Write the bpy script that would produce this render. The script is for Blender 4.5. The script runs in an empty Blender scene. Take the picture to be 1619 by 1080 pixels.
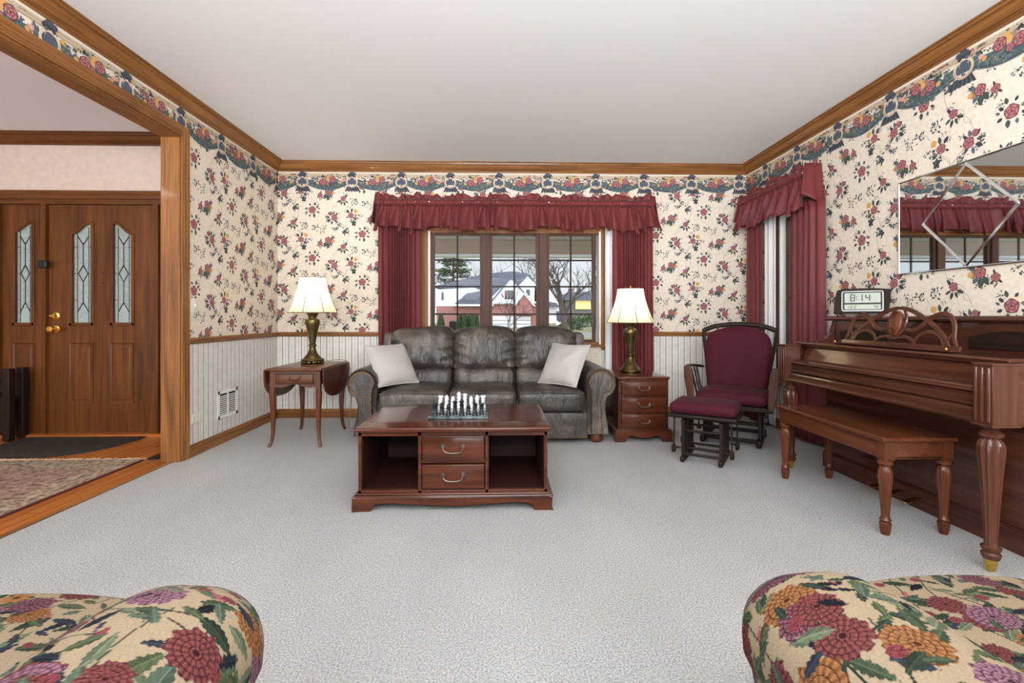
import bpy, bmesh, math, random
import numpy as np
from mathutils import Vector, Matrix, noise
PI = math.pi
sin, cos = math.sin, math.cos
C = bpy.context.scene.collection
R = random.Random(7)

def lin(c):
    return tuple((v/255/12.92 if v/255 <= 0.04045 else ((v/255+0.055)/1.055)**2.4) for v in c)

class MB:
    """collects shapes of ONE mesh object"""
    def __init__(s):
        s.v = []; s.f = []; s.m = []; s.s = []
    def add(s, vs, fs, mat=0, smooth=False):
        n = len(s.v)
        s.v.extend([tuple(p) for p in vs])
        for f in fs:
            s.f.append([i+n for i in f]); s.m.append(mat); s.s.append(smooth)
        return s
    def box(s, x0, x1, y0, y1, z0, z1, mat=0):
        vs = [(x, y, z) for x in (x0, x1) for y in (y0, y1) for z in (z0, z1)]
        fs = [(0,1,3,2),(4,6,7,5),(0,4,5,1),(2,3,7,6),(0,2,6,4),(1,5,7,3)]
        return s.add(vs, fs, mat)
    def cbox(s, c, d, mat=0, M=None):
        a = [q/2 for q in d]
        vs = [Vector((sx*a[0], sy*a[1], sz*a[2])) for sx in (-1,1) for sy in (-1,1) for sz in (-1,1)]
        if M: vs = [M @ v for v in vs]
        vs = [v+Vector(c) for v in vs]
        fs = [(0,1,3,2),(4,6,7,5),(0,4,5,1),(2,3,7,6),(0,2,6,4),(1,5,7,3)]
        return s.add(vs, fs, mat)
    def bar(s, p, q, w, h, up=(0,0,1), mat=0):
        """rectangular bar from p to q, w across, h along up"""
        p, q = Vector(p), Vector(q); d = (q-p).normalized(); up = Vector(up)
        sd = d.cross(up).normalized(); u = sd.cross(d).normalized()
        vs = [e + sd*(a*w/2) + u*(b*h/2) for e in (p, q) for a, b in ((-1,-1),(1,-1),(1,1),(-1,1))]
        return s.add(vs, [(3,2,1,0),(4,5,6,7),(0,1,5,4),(1,2,6,5),(2,3,7,6),(3,0,4,7)], mat)
    def loft(s, rings, closed=True, caps=True, mat=0, smooth=True):
        n = len(rings[0]); vs = [p for r in rings for p in r]; fs = []
        for i in range(len(rings)-1):
            for j in range(n if closed else n-1):
                k = (j+1) % n
                fs.append((i*n+j, i*n+k, (i+1)*n+k, (i+1)*n+j))
        s.add(vs, fs, mat, smooth)
        if caps and closed:
            s.add(rings[0], [list(range(n))[::-1]], mat); s.add(rings[-1], [list(range(n))], mat)
        return s
    def lathe(s, prof, c=(0,0,0), n=28, mat=0, flute=0, fdepth=0.0, caps=True, sq=0):
        rings = []
        for p in prof:
            r, z = p[0], p[1]; fl = p[2] if len(p) > 2 else 0
            ring = []
            for j in range(n):
                a = 2*PI*j/n
                rr = r*(1-fl*fdepth*abs(sin(flute*a/2))) if flute else r
                ring.append((c[0]+rr*cos(a), c[1]+rr*sin(a), c[2]+z))
            rings.append(ring)
        return s.loft(rings, True, caps, mat)
    def tube(s, path, r, n=8, mat=0, closed=False, flat=1.0, up=None):
        P = [Vector(p) for p in path]; m = len(P)
        rs = r if isinstance(r, (list, tuple)) else [r]*m
        rings = []; prev = None
        for i in range(m):
            if closed: d = P[(i+1) % m]-P[i-1]
            else: d = P[min(i+1, m-1)]-P[max(i-1, 0)]
            d.normalize()
            if up is not None: a = d.cross(Vector(up))
            elif prev is None:
                a = d.cross(Vector((0,0,1)))
                if a.length < 1e-3: a = d.cross(Vector((1,0,0)))
            else: a = prev-d*prev.dot(d)
            a.normalize(); b = d.cross(a).normalized(); prev = a
            rings.append([P[i]+a*(rs[i]*cos(2*PI*j/n))+b*(rs[i]*flat*sin(2*PI*j/n)) for j in range(n)])
        if closed: rings.append(rings[0])
        return s.loft(rings, True, not closed, mat)
    def prism(s, poly, off, mat=0, smooth=False):
        """closed polygon of 3D points pushed along off"""
        off = Vector(off); n = len(poly); a = [Vector(p) for p in poly]; b = [p+off for p in a]
        s.add(a, [list(range(n))[::-1]], mat); s.add(b, [list(range(n))], mat)
        return s.add(a+b, [(i, (i+1) % n, n+(i+1) % n, n+i) for i in range(n)], mat, smooth)
    def grid(s, fn, nu, nv, mat=0, smooth=True, cu=False, cv=False):
        vs = [fn(i/(nu if cu else nu-1), j/(nv if cv else nv-1)) for i in range(nu) for j in range(nv)]
        fs = []
        for i in range(nu if cu else nu-1):
            for j in range(nv if cv else nv-1):
                a, b = (i+1) % nu, (j+1) % nv
                fs.append((i*nv+j, a*nv+j, a*nv+b, i*nv+b))
        return s.add(vs, fs, mat, smooth)
    def rbox(s, c, h, r, n=(8,8,8), fn=None, mat=0, M=None, nr=3):
        """box with round edges, centre c, half sizes h, edge radius r, welded, fn(p)->p reshapes it"""
        hx, hy, hz = h; key = {}; vs = []; fs = []
        def vid(p):
            k = (round(p[0], 6), round(p[1], 6), round(p[2], 6))
            if k not in key: key[k] = len(vs); vs.append(k)
            return key[k]
        def steps(h, n):
            m = max(2, n); t = [-h+min(r, h)*(1-cos(PI/2*i/nr)) for i in range(nr+1)]
            inner = [-h+r+(2*h-2*r)*i/m for i in range(1, m)] if h-r > 1e-4 else []
            t2 = [-x for x in t[::-1]]
            o = []
            for x in t+inner+t2:
                if not o or x-o[-1] > 1e-6: o.append(x)
            return o
        S = [steps(hx, n[0]), steps(hy, n[1]), steps(hz, n[2])]
        for ax in range(3):
            u, w = (ax+1) % 3, (ax+2) % 3
            for sg in (-1, 1):
                A = [[None]*len(S[w]) for _ in S[u]]
                for i, a in enumerate(S[u]):
                    for j, b in enumerate(S[w]):
                        p = [0,0,0]; p[ax] = sg*h[ax]; p[u] = a; p[w] = b
                        A[i][j] = vid(p)
                for i in range(len(S[u])-1):
                    for j in range(len(S[w])-1):
                        q = (A[i][j], A[i+1][j], A[i+1][j+1], A[i][j+1])
                        fs.append(q if sg > 0 else q[::-1])
        out = []
        for p in vs:
            q = Vector(p); k = Vector([max(-(h[i]-r), min(h[i]-r, p[i])) for i in range(3)])
            d = q-k
            if d.length > 1e-9: q = k+d.normalized()*min(r, max(d.length, 0) if d.length < r*0.5 else r)
            if fn: q = Vector(fn(q))
            if M: q = M @ q
            out.append(q+Vector(c))
        return s.add(out, fs, mat, True)
    def build(s, name, mats, parent=None, bevel=0, seg=2, subsurf=0, sharp=40, recalc=True, label=None):
        me = bpy.data.meshes.new(name)
        me.from_pydata(s.v, [], s.f)
        for m in (mats if isinstance(mats, (list, tuple)) else [mats]): me.materials.append(m)
        me.polygons.foreach_set('material_index', s.m)
        me.polygons.foreach_set('use_smooth', s.s)
        if recalc:
            bm = bmesh.new(); bm.from_mesh(me)
            bmesh.ops.remove_doubles(bm, verts=bm.verts, dist=1e-6)
            bmesh.ops.recalc_face_normals(bm, faces=bm.faces); bm.to_mesh(me); bm.free()
        if any(s.s): me.set_sharp_from_angle(angle=math.radians(sharp))
        o = bpy.data.objects.new(name, me); C.objects.link(o)
        if parent is not None: o.parent = parent
        if bevel:
            b = o.modifiers.new('bevel', 'BEVEL'); b.width = bevel; b.segments = seg; b.limit_method = 'ANGLE'; b.angle_limit = math.radians(40)
        if subsurf:
            b = o.modifiers.new('subd', 'SUBSURF'); b.levels = b.render_levels = subsurf
        if label: o['label'] = label
        return o

def thing(name, label, cat, loc=(0,0,0), rz=0, group=None):
    o = bpy.data.objects.new(name, None); C.objects.link(o)
    o.location = loc; o.rotation_euler = (0, 0, rz); o.empty_display_size = 0.1
    o['label'] = label; o['category'] = cat
    if group: o['group'] = group
    return o
def tag(o, label, cat, group=None, kind=None):
    o['label'] = label; o['category'] = cat
    if group: o['group'] = group
    if kind: o['kind'] = kind
    return o
def struct(o, label=None, cat=None):
    o['kind'] = 'structure'
    if label: o['label'] = label
    if cat: o['category'] = cat
    return o
def copy_tree(o, parent=None):
    c = o.copy(); C.objects.link(c)
    if parent: c.parent = parent
    for ch in [x for x in bpy.data.objects if x.parent == o]: copy_tree(ch, c)
    return c
def spl(pts, n=8, closed=False):
    """smooth curve through points"""
    P = [Vector(p) for p in pts]; out = []; m = len(P)
    for i in range(m if closed else m-1):
        p0 = P[i-1] if (i > 0 or closed) else P[0]*2-P[1]
        p1, p2 = P[i], P[(i+1) % m]
        p3 = P[(i+2) % m] if (i+2 < m or closed) else P[-1]*2-P[-2]
        for k in range(n):
            t = k/n
            out.append(0.5*((2*p1)+(p2-p0)*t+(2*p0-5*p1+4*p2-p3)*t*t+(3*p1-p0-3*p2+p3)*t**3))
    if not closed: out.append(P[-1])
    return out
def mould(mb, prof, p0, p1, nrm, m0=0, m1=0, mat=0):
    """moulding with profile (distance from wall, z) from p0 to p1, mitred by m0/m1"""
    p0, p1, nrm = Vector(p0), Vector(p1), Vector(nrm); d = (p1-p0).normalized()
    a = [p0+nrm*x+d*(x*m0)+Vector((0,0,z)) for x, z in prof]
    b = [p1+nrm*x-d*(x*m1)+Vector((0,0,z)) for x, z in prof]
    mb.loft([a, b], True, True, mat, False)
YAW = math.atan(20.5/765)
LAMP_W = 4
SKY_BACK, SKY_FRONT, LOWER_FILL = 2.2, 0.68, 2.2
EXPO = 0.5
AREAS = [('ceiling_fill', ((0.15,-.55,2.60),(0,0,0),1.6,.6,8,(1,.985,.97))), ('foyer_fill', ((-4.3,1.2,2.6),(0,0,0),.5,.5,17,(1,.98,.95))), ('upward_fill', ((.17,-1.1,1.75),(PI-.6,0,0),2.4,1.0,195,(1,.985,.975)))]  # added fill lights out of view, with no fixtures in the room
# ---------------------------------------------------------------- materials
def newmat(name):
    m = bpy.data.materials.new(name); m.use_nodes = True
    nt = m.node_tree; b = nt.nodes['Principled BSDF']
    return m, nt, b
def N(nt, t, **k):
    n = nt.nodes.new(t)
    for a, v in k.items(): setattr(n, a, v)
    return n
def setp(b, **k):
    for a, v in k.items():
        b.inputs[a.replace('_', ' ')].default_value = v
def ramp(nt, fac, stops):
    r = N(nt, 'ShaderNodeValToRGB'); e = r.color_ramp.elements
    while len(e) < len(stops): e.new(0.5)
    for q, (p, c) in zip(e, stops): q.position = p; q.color = (*c, 1) if len(c) == 3 else c
    nt.links.new(fac, r.inputs[0]); return r.outputs[0]
def coords(nt, scale=(1,1,1), rot=(0,0,0), kind='Object'):
    t = N(nt, 'ShaderNodeTexCoord'); mp = N(nt, 'ShaderNodeMapping')
    mp.inputs['Scale'].default_value = scale; mp.inputs['Rotation'].default_value = rot
    nt.links.new(t.outputs[kind], mp.inputs[0]); return mp.outputs[0]
def ntex(nt, vec, scale, detail=3, rough=0.5, dist=0):
    n = N(nt, 'ShaderNodeTexNoise'); n.inputs['Scale'].default_value = scale
    n.inputs['Detail'].default_value = detail; n.inputs['Roughness'].default_value = rough; n.inputs['Distortion'].default_value = dist
    nt.links.new(vec, n.inputs['Vector']); return n.outputs['Fac']
def bump(nt, b, h, strength=0.3, dist=0.01):
    n = N(nt, 'ShaderNodeBump'); n.inputs['Strength'].default_value = strength; n.inputs['Distance'].default_value = dist
    nt.links.new(h, n.inputs['Height']); nt.links.new(n.outputs[0], b.inputs['Normal'])
def mixc(nt, fac, a, b, mode='MIX'):
    n = N(nt, 'ShaderNodeMix', data_type='RGBA', blend_type=mode)
    for sock, v in ((n.inputs[0], fac), (n.inputs[6], a), (n.inputs[7], b)):
        if hasattr(v, 'is_linked'): nt.links.new(v, sock)
        else: sock.default_value = v if not isinstance(v, tuple) else (*v, 1)
    return n.outputs[2]
_flat = {}
def flat(name, rgb, rough=0.7, metal=0.0, **k):
    m, nt, b = newmat(name)
    setp(b, Base_Color=(*lin(rgb), 1), Roughness=rough, Metallic=metal, **k)
    return m
def speck(name, c1, c2, scale, rough=0.8, bs=0.0, detail=3, **k):
    """two-tone noise material with optional bump"""
    m, nt, b = newmat(name); v = coords(nt); f = ntex(nt, v, scale, detail)
    nt.links.new(ramp(nt, f, [(0.3, lin(c1)), (0.7, lin(c2))]), b.inputs['Base Color'])
    setp(b, Roughness=rough, **k)
    if bs: bump(nt, b, f, bs, 0.005)
    return m
_w = {}
def wood(kind, axis):
    """grain runs along axis"""
    if (kind, axis) in _w: return _w[kind, axis]
    dark, mid, light, rough, coat, sc, con = WOODS[kind]
    m, nt, b = newmat('wood_%s_%s' % (kind, axis))
    a = 'xyz'.index(axis); s = [1.0, 1.0, 1.0]; s[a] = 0.07
    v = coords(nt, s)
    f1 = ntex(nt, v, 14*sc, 4, 0.6, 1.2); 
    s2 = [1.0]*3; s2[a] = 0.02
    f2 = ntex(nt, coords(nt, s2), 130*sc, 2, 0.5, 0.3)
    mx = N(nt, 'ShaderNodeMath', operation='MULTIPLY_ADD'); nt.links.new(f2, mx.inputs[0]); mx.inputs[1].default_value = con
    ad = N(nt, 'ShaderNodeMath', operation='SUBTRACT'); nt.links.new(f1, ad.inputs[0]); ad.inputs[1].default_value = con*0.5
    nt.links.new(ad.outputs[0], mx.inputs[2])
    col = ramp(nt, mx.outputs[0], [(0.25, lin(dark)), (0.5, lin(mid)), (0.78, lin(light))])
    nt.links.new(col, b.inputs['Base Color'])
    setp(b, Roughness=rough, Coat_Weight=coat, Coat_Roughness=0.07, Specular_IOR_Level=0.25)
    bump(nt, b, f2, 0.06, 0.003)
    _w[kind, axis] = m; return m
WOODS = {
 'oak': ((95,59,28), (133,87,46), (160,111,63), 0.4, 0.12, 1.0, 0.5),
 'door': ((65,34,10), (93,52,17), (114,67,26), 0.45, 0.12, 0.9, 0.45),
 'mahogany': ((49,24,15), (76,38,23), (97,51,32), 0.2, 0.35, 0.8, 0.2),
 'cherry': ((65,33,19), (92,49,30), (113,65,42), 0.26, 0.25, 0.8, 0.2),
 'walnut': ((62,30,14), (88,47,24), (108,62,34), 0.3, 0.15, 0.9, 0.3),
 'piano': ((52,28,19), (76,42,30), (94,55,40), 0.22, 0.3, 0.8, 0.2),
 'dark': ((22,12,9), (33,20,14), (46,29,21), 0.5, 0.0, 1.0, 0.3),
 'arm': ((53,29,18), (74,43,27), (90,56,37), 0.4, 0.15, 1.0, 0.3),
 'plank': ((140,76,32), (170,98,44), (190,118,60), 0.25, 0.4, 0.7, 0.4),
 'inner':    ((34,14,10), (46,20,15), (58,26,20), 0.6, 0.0, 0.8, 0.2),  # darkened mahogany, the shade inside open compartments put into the colour
 'frame': ((58,37,28), (78,52,40), (94,65,50), 0.5, 0.0, 1.0, 0.3),
}
M = {}
M['wallpaper'] = speck('wallpaper_ground', (218,206,189), (231,222,207), 38, 0.75, 0, 4)
M['wp_white'] = speck('wainscot_ground', (220,217,212), (232,230,226), 25, 0.75)
for k, c in dict(rose_d=(102,52,60), rose=(143,80,86), rose_l=(178,124,126), leaf=(66,78,70), leaf_l=(104,116,104), blue=(84,94,110),
                 ink=(52,56,60), gold=(206,160,96), vine=(158,150,132), pink=(206,160,150), swag=(72,90,92), swag_l=(98,118,120), ring=(214,192,170),
                 tass=(70,78,92), bead=(226,216,200), tan=(190,168,140), tan_d=(150,126,100), line=(84,82,86), line_l=(168,154,142)).items():
    M['p_'+k] = flat('print_'+k, c, 0.75)
M['trimcord'] = flat('shade_trim', (120,98,70), .8)
M['ceiling'] = flat('ceiling_paint', (232,232,233), 0.9)
M['pinkwall'] = speck('foyer_paper', (192,175,163), (202,186,174), 18, 0.8)
M['white'] = flat('white_paint', (232,232,230), 0.5)
M['almond'] = flat('almond_plastic', (226,220,206), 0.45)
M['black'] = flat('black_recess', (16,16,16), 0.8)
M['blackplastic'] = flat('black_plastic', (26,24,24), 0.4)
M['brass'] = flat('polished_brass', (196,156,84), 0.22, 1.0)
M['gold'] = flat('bright_brass', (226,186,96), 0.18, 1.0)
M['pewter'] = flat('pewter_pull', (120,112,104), 0.32, 1.0)
M['antique'] = speck('antique_brass', (74,62,36), (108,92,56), 9, 0.3, 0, 3, Metallic=0.75)
M['chrome'] = flat('chrome', (200,200,202), 0.1, 1.0)
M['nail'] = flat('nailhead', (168,124,80), 0.3, 0.9)
M['mirror'] = flat('mirror_silver', (222,226,226), 0.02, 1.0)
M['bevelglass'] = flat('bevel_silver', (236,238,240), 0.08, 1.0)
M['lead'] = flat('lead_came', (44,40,36), 0.4, 0.5)
M['rubber'] = speck('rubber_mat', (30,25,22), (52,44,38), 60, 0.85, 0.4)

# carpet
m, nt, b = newmat('carpet_pile'); v = coords(nt)
f1 = ntex(nt, v, 150, 3, 0.75); f2 = ntex(nt, coords(nt, (1,0.45,1)), 2.2, 3, 0.5)
c1 = ramp(nt, f1, [(0.28, lin(CARPET[0])), (0.72, lin(CARPET[1]))]) if 'CARPET' in globals() else ramp(nt, f1, [(0.34, lin((116,117,116))), (0.66, lin((210,211,210)))])
c2 = ramp(nt, f2, [(0.3, (0.86,0.86,0.86)), (0.7, (1,1,1))])
nt.links.new(mixc(nt, 1.0, c1, c2, 'MULTIPLY'), b.inputs['Base Color']); setp(b, Roughness=0.95, Sheen_Weight=0.2)
bump(nt, b, f1, 0.8, 0.01); M['carpet'] = m

# planked foyer floor: brick texture lengthwise along Y
m, nt, b = newmat('oak_planks'); v = coords(nt, (1,1,1), (0,0,PI/2))
br = N(nt, 'ShaderNodeTexBrick'); nt.links.new(v, br.inputs['Vector'])
for k, x in dict(Scale=1.0).items(): br.inputs[k].default_value = x
br.inputs['Brick Width'].default_value = 0.9; br.inputs['Row Height'].default_value = 0.083; br.inputs['Mortar Size'].default_value = 0.0015
br.inputs['Color1'].default_value = (*lin((178,104,46)), 1); br.inputs['Color2'].default_value = (*lin((198,124,62)), 1); br.inputs['Mortar'].default_value = (*lin((70,36,16)), 1)
g = ntex(nt, coords(nt, (1,0.05,1)), 60, 3)
nt.links.new(mixc(nt, 1.0, br.outputs['Color'], ramp(nt, g, [(0.3, (0.78,0.74,0.7)), (0.7, (1,1,1))]), 'MULTIPLY'), b.inputs['Base Color'])
setp(b, Roughness=0.25, Coat_Weight=0.3); M['plank'] = m

def cloth(name, c1, c2, scale=220, rough=0.8, sheen=0.3, bs=0.25, trans=0.0):
    m, nt, b = newmat(name); v = coords(nt); f = ntex(nt, v, scale, 2); g = ntex(nt, v, 3.0, 3)
    a = mixc(nt, f, lin(c1), lin(c2)); 
    nt.links.new(mixc(nt, 1.0, a, ramp(nt, g, [(0.3, (0.88,0.88,0.88)), (0.7, (1,1,1))]), 'MULTIPLY'), b.inputs['Base Color'])
    setp(b, Roughness=rough, Sheen_Weight=sheen, Sheen_Roughness=0.4, Specular_IOR_Level=0.2)
    bump(nt, b, f, bs, 0.002); return m
M['curtain'] = cloth('burgundy_curtain', (98,40,43), (122,56,57), 260, 0.5, 0.08)
M['lining'] = cloth('white_lining', (228,228,230), (240,240,242), 200, 0.8, 0.1)
M['velvet'] = cloth('burgundy_velour', (62,14,29), (82,24,41), 160, 0.75, 0.02)
M['linen'] = cloth('pillow_linen', (168,164,160), (197,192,188), 150, 0.9, 0.2, 0.5)

# worn leather
m, nt, b = newmat('worn_leather'); v = coords(nt)
f1 = ntex(nt, v, 3.2, 5, 0.62, 0.6); f2 = ntex(nt, v, 90, 3, 0.6); f3 = ntex(nt, coords(nt, (1,1,0.3)), 11, 4, 0.6, 1.5)
col = ramp(nt, f1, [(0.3, lin((40,37,35))), (0.5, lin((64,58,54))), (0.75, lin((112,101,90)))])
nt.links.new(col, b.inputs['Base Color']); setp(b, Roughness=0.34, Specular_IOR_Level=0.65)
ad = N(nt, 'ShaderNodeMath', operation='MULTIPLY_ADD'); nt.links.new(f2, ad.inputs[0]); ad.inputs[1].default_value = 0.2; nt.links.new(f3, ad.inputs[2])
bump(nt, b, ad.outputs[0], 0.85, 0.02); M['leather'] = m

# lamp shade: pale cloth that lets the bulb through
m, nt, b = newmat('shade_cloth'); setp(b, Base_Color=(*lin((250,240,212)), 1), Roughness=0.8)
tr = N(nt, 'ShaderNodeBsdfTranslucent'); tr.inputs[0].default_value = (*lin((255,246,222)), 1)
mx = N(nt, 'ShaderNodeMixShader'); mx.inputs[0].default_value = 0.55
nt.links.new(b.outputs[0], mx.inputs[1]); nt.links.new(tr.outputs[0], mx.inputs[2])
nt.links.new(mx.outputs[0], nt.nodes['Material Output'].inputs[0]); M['shade'] = m
m, nt, b = newmat('lit_bulb'); setp(b, Emission_Color=(1,0.86,0.62,1), Emission_Strength=12); M['bulb'] = m

# clear glass pane
m, nt, b = newmat('pane_glass')
t = N(nt, 'ShaderNodeBsdfTransparent'); t.inputs[0].default_value = (0.97,0.98,0.98,1); gl = N(nt, 'ShaderNodeBsdfGlossy'); gl.inputs['Roughness'].default_value = 0.01
fr = N(nt, 'ShaderNodeFresnel'); fr.inputs[0].default_value = 1.08
mx = N(nt, 'ShaderNodeMixShader'); nt.links.new(fr.outputs[0], mx.inputs[0]); nt.links.new(t.outputs[0], mx.inputs[1]); nt.links.new(gl.outputs[0], mx.inputs[2])
nt.links.new(mx.outputs[0], nt.nodes['Material Output'].inputs[0]); M['glass'] = m
# obscured door glass
m, nt, b = newmat('obscured_glass'); v = coords(nt); f = ntex(nt, v, 70, 3, 0.6, 1.0)
t = N(nt, 'ShaderNodeBsdfTranslucent'); tp = N(nt, 'ShaderNodeBsdfTransparent')
col = ramp(nt, f, [(0.3, lin((190,200,200))), (0.7, lin((250,252,252)))]); nt.links.new(col, t.inputs[0]); nt.links.new(col, tp.inputs[0])
setp(b, Base_Color=(*lin((200,206,204)), 1), Roughness=0.12); bump(nt, b, f, 0.6, 0.01)
m1 = N(nt, 'ShaderNodeMixShader'); m1.inputs[0].default_value = 0.45; nt.links.new(t.outputs[0], m1.inputs[1]); nt.links.new(tp.outputs[0], m1.inputs[2])
mx = N(nt, 'ShaderNodeMixShader'); mx.inputs[0].default_value = 0.82
nt.links.new(b.outputs[0], mx.inputs[1]); nt.links.new(m1.outputs[0], mx.inputs[2]); nt.links.new(mx.outputs[0], nt.nodes['Material Output'].inputs[0]); M['obscure'] = m

# persian rug
m, nt, b = newmat('persian_rug'); v = coords(nt)
vo = N(nt, 'ShaderNodeTexVoronoi'); vo.inputs['Scale'].default_value = 24; nt.links.new(v, vo.inputs['Vector'])
f = ntex(nt, coords(nt, (0.6,1.4,1)), 26, 4, 0.7, 1.0)
c1 = ramp(nt, vo.outputs['Distance'], [(0.15, lin((84,46,42))), (0.35, lin((132,94,82))), (0.6, lin((164,136,120)))])
c2 = ramp(nt, f, [(0.38, lin((44,32,30))), (0.52, lin((140,112,100))), (0.66, lin((200,178,160)))])
nt.links.new(mixc(nt, 0.55, c1, c2), b.inputs['Base Color']); setp(b, Roughness=0.95); bump(nt, b, f, 0.5, 0.006); M['rug'] = m
M['rug_border'] = speck('rug_border', (62,50,44), (190,168,142), 40, 0.95, 0.4)
M['rug_edge'] = flat('rug_selvedge', (86,34,32), 0.9)
M['fringe'] = flat('rug_fringe', (214,188,160), 0.9)
# chess stone
M['marble_w'] = speck('white_onyx', (214,214,216), (244,244,244), 60, 0.25)
M['marble_k'] = speck('black_onyx', (14,16,20), (40,46,54), 60, 0.2)
M['marble_g'] = speck('green_marble', (30,44,44), (96,112,114), 30, 0.2)
M['marble_l'] = speck('pale_marble', (150,166,170), (196,206,208), 30, 0.2)
# exterior
M['siding'] = flat('white_siding', (226,228,232), 0.7)
M['roof'] = speck('shingles', (78,82,94), (104,108,120), 3, 0.9)
M['soffit'] = flat('soffit', (206,202,194), 0.6)
M['fascia'] = flat('fascia_beam', (176,158,142), 0.7)
M['bark'] = speck('bark', (62,52,48), (92,80,74), 4, 0.9)
M['pine'] = speck('pine_needles', (48,58,40), (84,96,66), 3, 0.9)
M['arbor'] = speck('arborvitae', (44,66,38), (78,100,60), 5, 0.9)
M['lawn'] = speck('lawn', (110,110,76), (146,140,104), 0.8, 0.95)
M['asphalt'] = speck('street', (120,120,122), (140,140,142), 2, 0.9)
M['shutter'] = flat('brown_shutter', (116,70,56), 0.7)
M['darkglass'] = flat('dark_window', (62,70,84), 0.15)
m, nt, b = newmat('brick'); v = coords(nt, (1,1,1), (PI/2,0,0))
br = N(nt, 'ShaderNodeTexBrick'); nt.links.new(v, br.inputs['Vector']); br.inputs['Scale'].default_value = 4.5
br.inputs['Color1'].default_value = (*lin((140,78,74)), 1); br.inputs['Color2'].default_value = (*lin((160,98,92)), 1); br.inputs['Mortar'].default_value = (*lin((184,160,152)), 1)
nt.links.new(br.outputs[0], b.inputs['Base Color']); setp(b, Roughness=0.9); M['brick'] = m
m, nt, b = newmat('grey_brick'); v = coords(nt, (1,1,1), (PI/2,0,0))
br = N(nt, 'ShaderNodeTexBrick'); nt.links.new(v, br.inputs['Vector']); br.inputs['Scale'].default_value = 4.5
br.inputs['Color1'].default_value = (*lin((84,84,82)), 1); br.inputs['Color2'].default_value = (*lin((110,108,102)), 1); br.inputs['Mortar'].default_value = (*lin((150,148,144)), 1)
nt.links.new(br.outputs[0], b.inputs['Base Color']); setp(b, Roughness=0.9); M['brick_g'] = m
m, nt, b = newmat('lit_window'); setp(b, Base_Color=(*lin((220,200,130)), 1), Emission_Color=(*lin((255,226,150)), 1), Emission_Strength=0.25); M['litwin'] = m
# printed upholstery colour comes from the weave attribute
m, nt, b = newmat('tapestry_weave'); a = N(nt, 'ShaderNodeVertexColor'); a.layer_name = 'weave'
f = ntex(nt, coords(nt), 420, 2); nt.links.new(mixc(nt, 1.0, a.outputs[0], ramp(nt, f, [(0.3, (0.8,0.8,0.8)), (0.7, (1.05,1.05,1.05))]), 'MULTIPLY'), b.inputs['Base Color'])
setp(b, Roughness=0.9, Specular_IOR_Level=0.1); bump(nt, b, f, 0.4, 0.002); M['tapestry'] = m
M['welt'] = speck('dark_welt', (30,32,36), (80,84,80), 120, 0.85)
# ---------------------------------------------------------------- the room
XL, XR, YB, H = -2.34, 2.682, 5.18, 2.70          # left wall face, right wall face, back wall face, ceiling
YO, HO = 3.62, 2.394                                # edge and head of the wide cased opening
YF = 4.44                                           # foyer wall face
YR = -2.2                                           # how far the room is built behind the camera
PK = ['wallpaper','wp_white','p_rose_d','p_rose','p_rose_l','p_leaf','p_leaf_l','p_blue','p_ink','p_gold','p_vine','p_pink','p_swag','p_swag_l','p_ring','p_tass','p_bead','p_tan','p_tan_d','p_line','p_line_l']
PI_ = {(k[2:] if k.startswith('p_') else k): i for i, k in enumerate(PK)}
WALLMATS = [M[k] for k in PK]

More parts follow.
